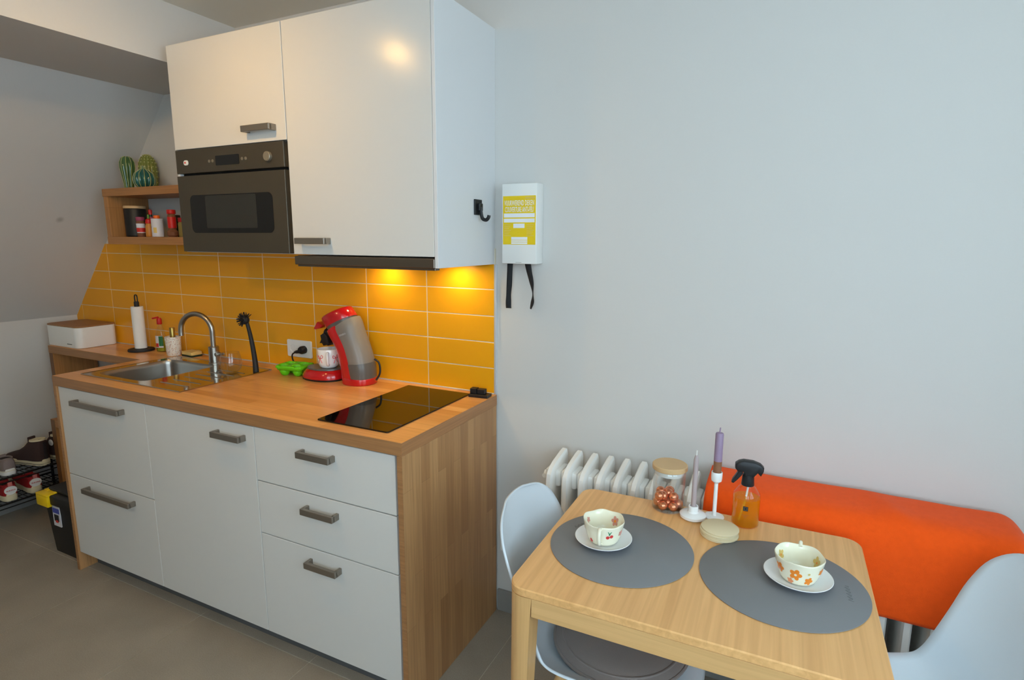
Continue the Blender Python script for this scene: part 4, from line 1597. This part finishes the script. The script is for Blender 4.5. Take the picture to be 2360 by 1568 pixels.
make_cup('cream cup with painted cherries, handle toward the viewer', SAUC[0][0], SAUC[0][1], 0, 6, .3, R(-83), [
    ('dot', -61, .034, .0052, 'red_print', False), ('dot', -50, .037, .0052, 'red_print', False), ('stem', -57, .047, .006, 'green_print', False),
    ('flower', 66, .040, .014, 'pink_print', True), ('dot', 66, .040, .004, 'orange_print', True),
    ('flower', 168, .045, .008, 'pink_print', True), ('flower', 8, .046, .007, 'pink_print', True),
    ('flower', -16, .040, .009, 'pink_print', False), ('flower', -118, .014, .007, 'red_print', False), ('dot', -168, .035, .007, 'pink_print', False)])
make_cup('cream cup with orange painted flowers, handle at the back', SAUC[1][0], SAUC[1][1], 0, 5, 1.0, R(88), [
    ('flower', -98, .034, .0155, 'orange_print', False), ('dot', -98, .034, .0032, 'cream_glaze', False),
    ('flower', -142, .038, .013, 'orange_print', False), ('dot', -142, .034, .004, 'pink_print', False),
    ('flower', -62, .019, .012, 'orange_print', False), ('flower', -112, .012, .009, 'orange_print_pale', False),
    ('flower', -28, .042, .009, 'orange_print', False), ('dot', -66, .042, .003, 'yellow_print', False),
    ('flower', 150, .040, .014, 'yellow_print', True), ('dot', 150, .040, .003, 'orange_print', True),
    ('flower', 30, .038, .016, 'yellow_print', True), ('dot', 30, .038, .003, 'orange_print', True)])
# the small discs in flower centres must lie above the flowers
for o in bpy.data.objects:
    if o.name.startswith('painted_dot'):
        for v in o.data.vertices:
            r = math.hypot(v.co.x, v.co.y)
            inside = o.data.materials[0].name == 'orange_print'
            k = (r + (-.0004 if inside else .0004)) / r
            v.co.x *= k
            v.co.y *= k

# coasters
for k in range(5):
    o = thing('coaster', 'round beige felt coaster, %s of the small stack' % ('topmost', 'second from the top', 'middle one', 'second from the bottom', 'lowest')[4 - k], 'coaster', (.877 + .0015 * math.sin(k * 2), -.418 + .0015 * math.cos(k * 3), TZ + .0002 + k * .0046), group='coasters stacked on the table')
    G().lathe([(0, 0), (.0455, 0), (.0468, .001), (.0468, .0034), (.0455, .0043), (0, .0043)], n=56, cap0=False, cap1=False).out('disc', 'coaster', o)

# storage jar with foil chocolates
jr = thing('glass_jar', 'clear glass jar with wooden lid holding foil chocolates', 'jar', (.727, -.320, TZ))
G().lathe([(0, .0004), (.041, .0004), (.0445, .004), (.0445, .113), (.042, .118), (.0405, .118), (.043, .112), (.043, .005), (.040, .0025), (0, .0025)], n=48, cap0=False, cap1=False).out('glass_body', 'clear_glass', jr, ang=60)
ld = G().lathe([(0, .1185), (.046, .1185), (.0485, .1205), (.0485, .131), (.046, .1335), (0, .1335)], n=48, cap0=False, cap1=False).out('lid', 'bamboo', jr)
G().lathe([(.0395, .104), (.0402, .106), (.0402, .118), (.039, .1183)], n=40).out('lid_seal', 'white_plastic', ld)
pos = []
random.seed(11)
lay = [(0, 0, 0)] + [(.0275 * math.cos(R(60 * k + 10)), .0275 * math.sin(R(60 * k + 10)), 0) for k in range(6)]
lay += [(.0165 * math.cos(R(120 * k - 20)), .0165 * math.sin(R(120 * k - 20)), .0225) for k in range(3)]
lay += [(.0285 * math.cos(R(a)), .0285 * math.sin(R(a)), .0245) for a in (150, 95, 222)]
for i, (a, b, c) in enumerate(lay):
    t = G().sph((0, 0, 0), .0136, u=20, v=12).out('chocolate_ball', 'copper_foil') if i == 0 else link_copy(t0)
    if i == 0:
        t0 = t
    t.location = (.727 + a, -.320 + b, TZ + .0163 + c)
    t.rotation_euler = (i, i * 2, i * .7)
    tag(t, 'copper foil chocolate ball inside the glass jar', 'chocolate', 'foil chocolates in the glass jar')

# candle holders and candles
h1 = thing('candle_holder', 'low white disc-shaped candle holder on the table', 'candle holder', (.801, -.352, TZ))
G().lathe([(0, 0), (.026, 0), (.0345, .006), (.0355, .013), (.030, .017), (.016, .019), (.0135, .022), (.0135, .036), (.0125, .0372), (.0085, .037), (.008, .03), (0, .03)], n=44, cap0=False, cap1=False).out('base', 'china_white', h1)
c1 = thing('candle', 'thin mauve taper candle in the low holder', 'candle', (.801, -.352, TZ + .0302))
G().lathe([(.0068, 0), (.0066, .140), (.0045, .149), (.003, .152)], n=20).out('wax', 'candle_mauve', c1)
G().tube([(0, 0, .151), (.0006, 0, .166)], .0016, 6).out('wick', 'paper', c1)
h2 = thing('candle_holder', 'tall white stemmed candle holder beside the spray bottle', 'candle holder', (.853, -.320, TZ))
G().lathe([(0, 0), (.0265, 0), (.027, .003), (.0255, .0045), (.006, .006), (.0052, .010), (.0052, .100), (.008, .103), (.0135, .108), (.0145, .116), (.0145, .132), (.0135, .1335), (.0115, .1325), (.011, .112), (0, .112)], n=40, cap0=False, cap1=False).out('stand', 'china_white', h2)
c2 = thing('candle', 'lilac dinner candle with brown lower band in tall holder', 'candle', (.853, -.320, TZ + .1125))
G().lathe([(.0108, 0), (.0108, .052)], n=24).out('dipped_base', 'candle_brown', c2)
G().lathe([(.0109, .0521), (.0106, .128), (.009, .1315), (.004, .133)], n=24).out('wax', 'candle_lilac', c2)
G().tube([(0, 0, .132), (.0008, 0, .146)], .0018, 6).out('wick', 'candle_lilac', c2)

# spray bottle
sb = thing('spray_bottle', 'clear spray bottle of orange liquid with black trigger head', 'bottle', (.932, -.322, TZ), R(0))
G().lathe([(0, .0005), (.031, .0005), (.0345, .004), (.0345, .080), (.033, .090), (.020, .108), (.0145, .114), (.0145, .120)], n=40, cap0=False, cap1=False).out('bottle', 'clear_glass', sb, ang=50)
G().lathe([(0, .002), (.030, .002), (.0335, .006), (.0335, .079), (0, .0795)], n=40, cap0=False, cap1=False).out('liquid', 'orange_liquid', sb, ang=50)
G().tube(along([(.002, 0, .112), (-.004, 0, .06), (-.016, 0, .008)], 4), .0026, 8).out('dip_tube', 'white_plastic', sb)
hd3 = G().lathe([(.0158, .112), (.0165, .114), (.0150, .130), (.0145, .142)], n=24)
hd3.out('collar', 'bottle_black', sb)
Mh = Matrix.Rotation(R(8), 4, 'Z')
g = G()
# head: side silhouette with rounded thickness
sil = [(.030, .142), (.036, .156), (.0365, .166), (.028, .174), (.010, .180), (-.014, .181), (-.026, .177), (-.034, .170), (-.0345, .158), (-.028, .150), (-.014, .150), (-.010, .145), (-.012, .136), (.012, .136), (.016, .142), (.022, .150)]
sil2 = [(x, z) for x, z in sil]
g.prism(sil2, XZ(-.0125), XZ(.0125), .0045, M=Mh)
g.out('trigger_head', 'bottle_black', sb, ang=60)
G().prism([(-.024, .153), (-.014, .150), (-.016, .140), (-.026, .126), (-.036, .1145), (-.041, .116), (-.038, .126), (-.030, .140)], XZ(-.008), XZ(.008), .002, M=Mh).out('trigger', 'bottle_black', sb)
# printed square emblem facing the viewer
ang0 = R(-88)
emb = G().grid(lambda u, v: (.0348 * math.cos(ang0 + (u - .5) * .36), .0348 * math.sin(ang0 + (u - .5) * .36), .052 + .0125 * v), 6, 2).out('emblem', 'print_black', sb)
g = G()
for i in range(3):
    for j in range(3):
        if (i, j) == (1, 1):
            continue
        a = ang0 + (i - 1) * .10
        zc = .0582 + (j - 1) * .0036
        g.grid(lambda u, v, a=a, zc=zc: (.03495 * math.cos(a + (u - .5) * .055), .03495 * math.sin(a + (u - .5) * .055), zc + .0019 * (v - .5)), 2, 1)
g.out('emblem_pattern', 'grey_tank', emb)
g = G()
for zc, w in ((.040, .52), (.0365, .30), (.033, .2)):
    g.grid(lambda u, v, zc=zc, w=w: (.0347 * math.cos(ang0 + (u - .5) * w), .0347 * math.sin(ang0 + (u - .5) * w), zc + .0007 * v), 6, 1)
g.out('print_lines', 'candle_brown', sb)

# ------------------------------------------------------------------ shell chairs
def shell_chair(label, loc, rz, cushion, hs=1.0):
    t = thing('shell_chair', label, 'chair', loc, rz, group='pale grey shell chairs at the table')
    # centre profile: (forward, z, half width, side wrap)
    key = [(.235, .405, .150, .010, .0), (.228, .428, .205, .022, .0), (.190, .442, .226, .034, .0), (.10, .440, .236, .052, .0), (.0, .432, .238, .066, .006), (-.09, .432, .236, .070, .022), (-.155, .448, .230, .062, .048), (-.200, .490, .222, .040, .074), (-.225, .555, .214, .018, .080), (-.243, .630, .210, .006, .070), (-.258, .705, .206, .0, .056), (-.272, .765, .188, .0, .042), (-.281, .803, .145, .0, .028), (-.285, .822, .070, .0, .012)]
    A = along([(k[0], k[1] if k[1] < .44 else .44 + (k[1] - .44) * hs, k[2]) for k in key], 5)
    B = along([(k[3], k[4], 0) for k in key], 5)
    n = len(A) - 1

    def f(u, v):
        i = min(int(round(u * n)), n)
        c, b = A[i], B[i]
        s = v * 2 - 1
        w = c.z
        e = abs(s) ** 2.4
        return (c.x + b.y * e, s * w * (1 - .04 * e), c.y + b.x * e)
    G().grid(f, n, 28).out('shell', 'shell_plastic', t, ang=180, solid=.006)
    for sx in (-1, 1):
        for sy in (-1, 1):
            G().tube([(sx * .085 - .01, sy * .10, .405), (sx * .20 - .01, sy * .225, 0)], [.0155, .0105], 12).out('leg', 'leg_beech', t)
    g = G()
    g.tube([(.14, -.16, .22), (-.16, .16, .405)], .005, 8).tube([(.14, .16, .22), (-.16, -.16, .405)], .005, 8)
    g.tube([(-.16, -.16, .22), (.14, .16, .405)], .005, 8).tube([(-.16, .16, .22), (.14, -.16, .405)], .005, 8)
    g.box(-.09, .07, -.09, .09, .400, .428, .004)
    g.out('cross_brace', 'black_plastic', t)
    if cushion:
        cu = thing('seat_cushion', 'round grey-brown seat cushion with piping on left chair', 'cushion', (loc[0] + .03 * math.cos(rz), loc[1] + .03 * math.sin(rz), .449), rz)
        G().lathe([(0, .003), (.12, .003), (.165, .010), (.172, .018), (.165, .026), (.12, .033), (0, .036)], n=48, cap0=False, cap1=False).out('pad', 'cushion_grey', cu, ang=80)
        G().tube([(.172 * math.cos(2 * PI * k / 48), .172 * math.sin(2 * PI * k / 48), .019) for k in range(49)], .0042, 8, cap=False).out('piping', 'cushion_grey', cu)
        G().tube([(.150 * math.cos(2 * PI * k / 48), .150 * math.sin(2 * PI * k / 48), .0285) for k in range(49)], .003, 6, cap=False).out('seam', 'cushion_grey', cu)
    return t


shell_chair('pale grey shell chair with round cushion left of table', (.638, -.566, 0), R(4), True, .985)
shell_chair('pale grey shell chair at right edge, without a cushion', (1.311, -.599, 0), R(203), False, 1.06)

# ------------------------------------------------------------------ toolbox, shoe rack, shoes
tx = thing('toolbox', 'black lidded toolbox with yellow latch beside the counter', 'toolbox', (-1.995, -.465, 0))


def taper(x0, x1, y0, y1, z0, z1, t):
    P0 = rrect(x0 + t, x1 - t, y0 + t, y1 - t, .02, 3)
    P1 = rrect(x0, x1, y0, y1, .02, 3)
    return [[(x, y, z0) for x, y in P0], [(x, y, z1) for x, y in P1]]


G().rings(taper(-2.135, -1.845, -.575, -.36, 0, .262, .014)).out('body', 'tool_black', tx, world=True)
G().prism(rrect(-2.152, -1.842, -.592, -.352, .02, 4), XY(.262), XY(.308), .006).prism(rrect(-2.12, -1.87, -.56, -.38, .02, 4), XY(.308), XY(.322), .004).out('lid', 'tool_black', tx, world=True)
G().box(-2.13, -2.035, -.604, -.585, .252, .302, .003).box(-2.13, -2.035, -.604, -.555, .300, .312, .003).box(-2.125, -2.095, -.570, -.54, .303, .316, .003).box(-2.055, -2.035, -.57, -.53, .303, .314, .003).out('latch', 'tool_yellow', tx, world=True)
lbl = G().box(-2.06, -2.00, -.5765, -.572, .15, .25, M=None).out('sticker', 'label_white', tx, world=True)
G().box(-2.057, -2.003, -.5772, -.573, .215, .24).out('sticker_band', 'label_blue', lbl, world=True)
G().box(-2.050, -2.012, -.5772, -.573, .175, .208).out('sticker_picture', 'tool_black', lbl, world=True)
G().box(-2.040, -2.020, -.5776, -.573, .168, .180).out('sticker_mark', 'label_red', lbl, world=True)

RXF, RXB, RY0, RY1, RS = -2.500, -2.765, -1.25, -.245, (.158, .292)
rk = thing('shoe_rack', 'black two-tier wire shoe rack along the low wall', 'shoe rack', (-2.63, -.75, 0))
for z in RS:
    g = G()
    g.tube([(RXF, RY0, z), (RXF, RY1, z)], .005, 8).tube([(RXB, RY0, z), (RXB, RY1, z)], .005, 8)
    g.tube([(RXF, RY0, z - .022), (RXF, RY1, z - .022)], .003, 6)
    k = RY0
    while k < RY1:
        g.tube([(RXF, k, z), (RXB, k, z)], .002, 5)
        k += .022
    for x in (-2.57, -2.63, -2.70):
        g.tube([(x, RY0, z - .003), (x, RY1, z - .003)], .0025, 6)
    g.out('wire_shelf', 'wire_black', rk, world=True)
for y in (RY0, RY1):
    for x in (RXF, RXB):
        G().tube([(x, y, 0), (x, y, .36)], .007, 10).out('post', 'wire_black', rk, world=True)


def shoe(label, x, y, z, rz, L, hi, mu_, ms, mi, kind, patch=False):
    t = thing('sneaker', label, 'shoe', (x, y, z), rz, group='sneakers on the shoe rack')
    k = L / .28
    st = [(.0, .018), (.012, .028), (.04, .034), (.09, .034), (.14, .037), (.19, .046), (.235, .044), (.262, .032), (.278, .012)]
    outl = [(a * k, b * k) for a, b in st] + [(a * k, -b * k) for a, b in st[::-1]]
    sh_ = .034 if kind != 'red' else .040
    so_ = G().prism(outl, XY(.0), XY(sh_), .004).out('sole', ms, t, ang=50)
    if kind == 'brown':
        G().prism([(a * 1.003, b * 1.02) for a, b in outl], XY(.010), XY(.0125)).out('sole_stripe', 'shoe_dark', so_)
    else:
        G().prism([(a * 1.004 - .0005, b * 1.02) for a, b in outl], XY(sh_ - .012), XY(sh_ - .009)).out('sole_stripe', 'shoe_cream', so_)
    # upper as half-ellipse sections
    if hi:
        up_ = [(.004, .024, .14), (.018, .032, .145), (.05, .037, .140), (.085, .036, .136), (.105, .036, .118), (.13, .038, .098), (.17, .041, .075), (.21, .042, .062), (.245, .034, .052), (.268, .018, .043)]
    else:
        up_ = [(.004, .024, .088), (.018, .031, .094), (.05, .036, .086), (.085, .036, .082), (.105, .037, .086), (.13, .038, .084), (.17, .041, .070), (.21, .041, .060), (.245, .034, .052), (.268, .018, .043)]
    A = along([(a * k, b * k, c * k) for a, b, c in up_], 3)
    rings = []
    for p in A:
        ring = []
        for q in range(13):
            a = PI * q / 12
            c, s = math.cos(a), math.sin(a)
            e = .55
            ring.append((p.x, p.y * math.copysign(abs(c) ** e, c), sh_ * .8 + (p.z - sh_ * .8) * (s ** e if s > 0 else 0)))
        rings.append(ring)
    G().rings(rings).out('upper', mu_, t, ang=60)
    zt = (.141 if hi else .087) * k
    oc = .047 * k
    n = 24
    G().rings([[(oc + .040 * k * q * math.cos(2 * PI * i / n), .030 * k * q * math.sin(2 * PI * i / n), zt + dz + (.003 if hi else 0) * math.cos(2 * PI * i / n) * -1) for i in range(n)] for q, dz in ((1.08, -.004), (1.04, .004), (.86, .004), (.78, -.003))]).out('collar', mi if hi else mu_, t, ang=50)
    G().prism([(oc + .032 * k * math.cos(2 * PI * i / n), .024 * k * math.sin(2 * PI * i / n)) for i in range(n)], XY(zt - .002), XY(zt + .0005)).out('lining', mi, t)
    # tongue and laces
    G().box(.082 * k, .094 * k, -.018, .018, zt - .02, zt + (.014 if hi else .012), .003).out('tongue', mu_, t)
    g = G()
    for i in range(4):
        xx = (.115 + .02 * i) * k
        zz = (.112 - .016 * i if hi else .090 - .0075 * i) * k
        g.tube([(xx, -.018, zz - .002), (xx, 0, zz + .003), (xx, .018, zz - .002)], .003, 6)
    g.out('laces', 'shoe_cream', t)
    if kind == 'brown':
        g = G().prism(rrect(-.006 * k, .003, -.008, .008, .003, 2), XY(.036), XY(zt - .01))
        g.out('heel_strip', 'shoe_dark', t)
        for s in ((-1, 1) if patch else ()):
            G().lathe([(0, .0015), (.017, .0012), (.0175, 0)], n=24, cap0=False, M=Matrix.Translation((.052 * k, s * .0385 * k, .104 * k)) @ Matrix.Rotation(R(-90 * s), 4, 'X')).out('ankle_patch', 'shoe_white', t)
    if kind == 'red':
        g = G().rings([[(-.003 + .004 * (abs(yy) / .026) ** 2 + dx, yy, zz) for yy, zz in [(.026 * math.cos(2 * PI * i / 24), .058 + .022 * math.sin(2 * PI * i / 24)) for i in range(24)]] for dx in (.0, .006)])
        hc_ = g.out('heel_counter', 'shoe_white', t)
        text('KAWA', .011, Matrix(WM[t]) @ Matrix.Translation((-.0036, 0, .058)) @ Matrix.Rotation(R(-90), 4, 'Z') @ Matrix.Rotation(R(90), 4, 'X'), 'heel_print', 'label_red', hc_, 1.15)
        G().box(-.005, .010, -.009, .009, .080, .104, .003).out('heel_tab', 'shoe_pink', t)
    return t


shoe('dark brown canvas high-top sneaker nearest the rack front', -2.505, -.378, RS[1] + .005, R(192), .272, True, 'shoe_brown', 'shoe_cream', 'shoe_cream', 'brown', False)
shoe('dark brown high-top sneaker with round patch against the panel', -2.510, -.283, RS[1] + .005, R(188), .268, True, 'shoe_brown', 'shoe_cream', 'shoe_cream', 'brown', True)
shoe('grey-mauve low sneaker with thick white sole on upper tier', -2.510, -.535, RS[1] + .005, R(177), .262, False, 'shoe_grey', 'shoe_white', 'shoe_dark', 'grey')
shoe('red and white sneaker with oval heel print on lower tier', -2.505, -.548, RS[0] + .005, R(174), .265, False, 'shoe_red', 'shoe_cream', 'shoe_dark', 'red')
shoe('red and white sneaker partly behind the toolbox lid', -2.510, -.437, RS[0] + .005, R(174), .265, False, 'shoe_red', 'shoe_cream', 'shoe_dark', 'red')
shoe('pale green-white sneaker cut by the left picture edge', -2.512, -.655, RS[1] + .005, R(174), .262, False, 'shoe_cream', 'lime', 'shoe_dark', 'grey')
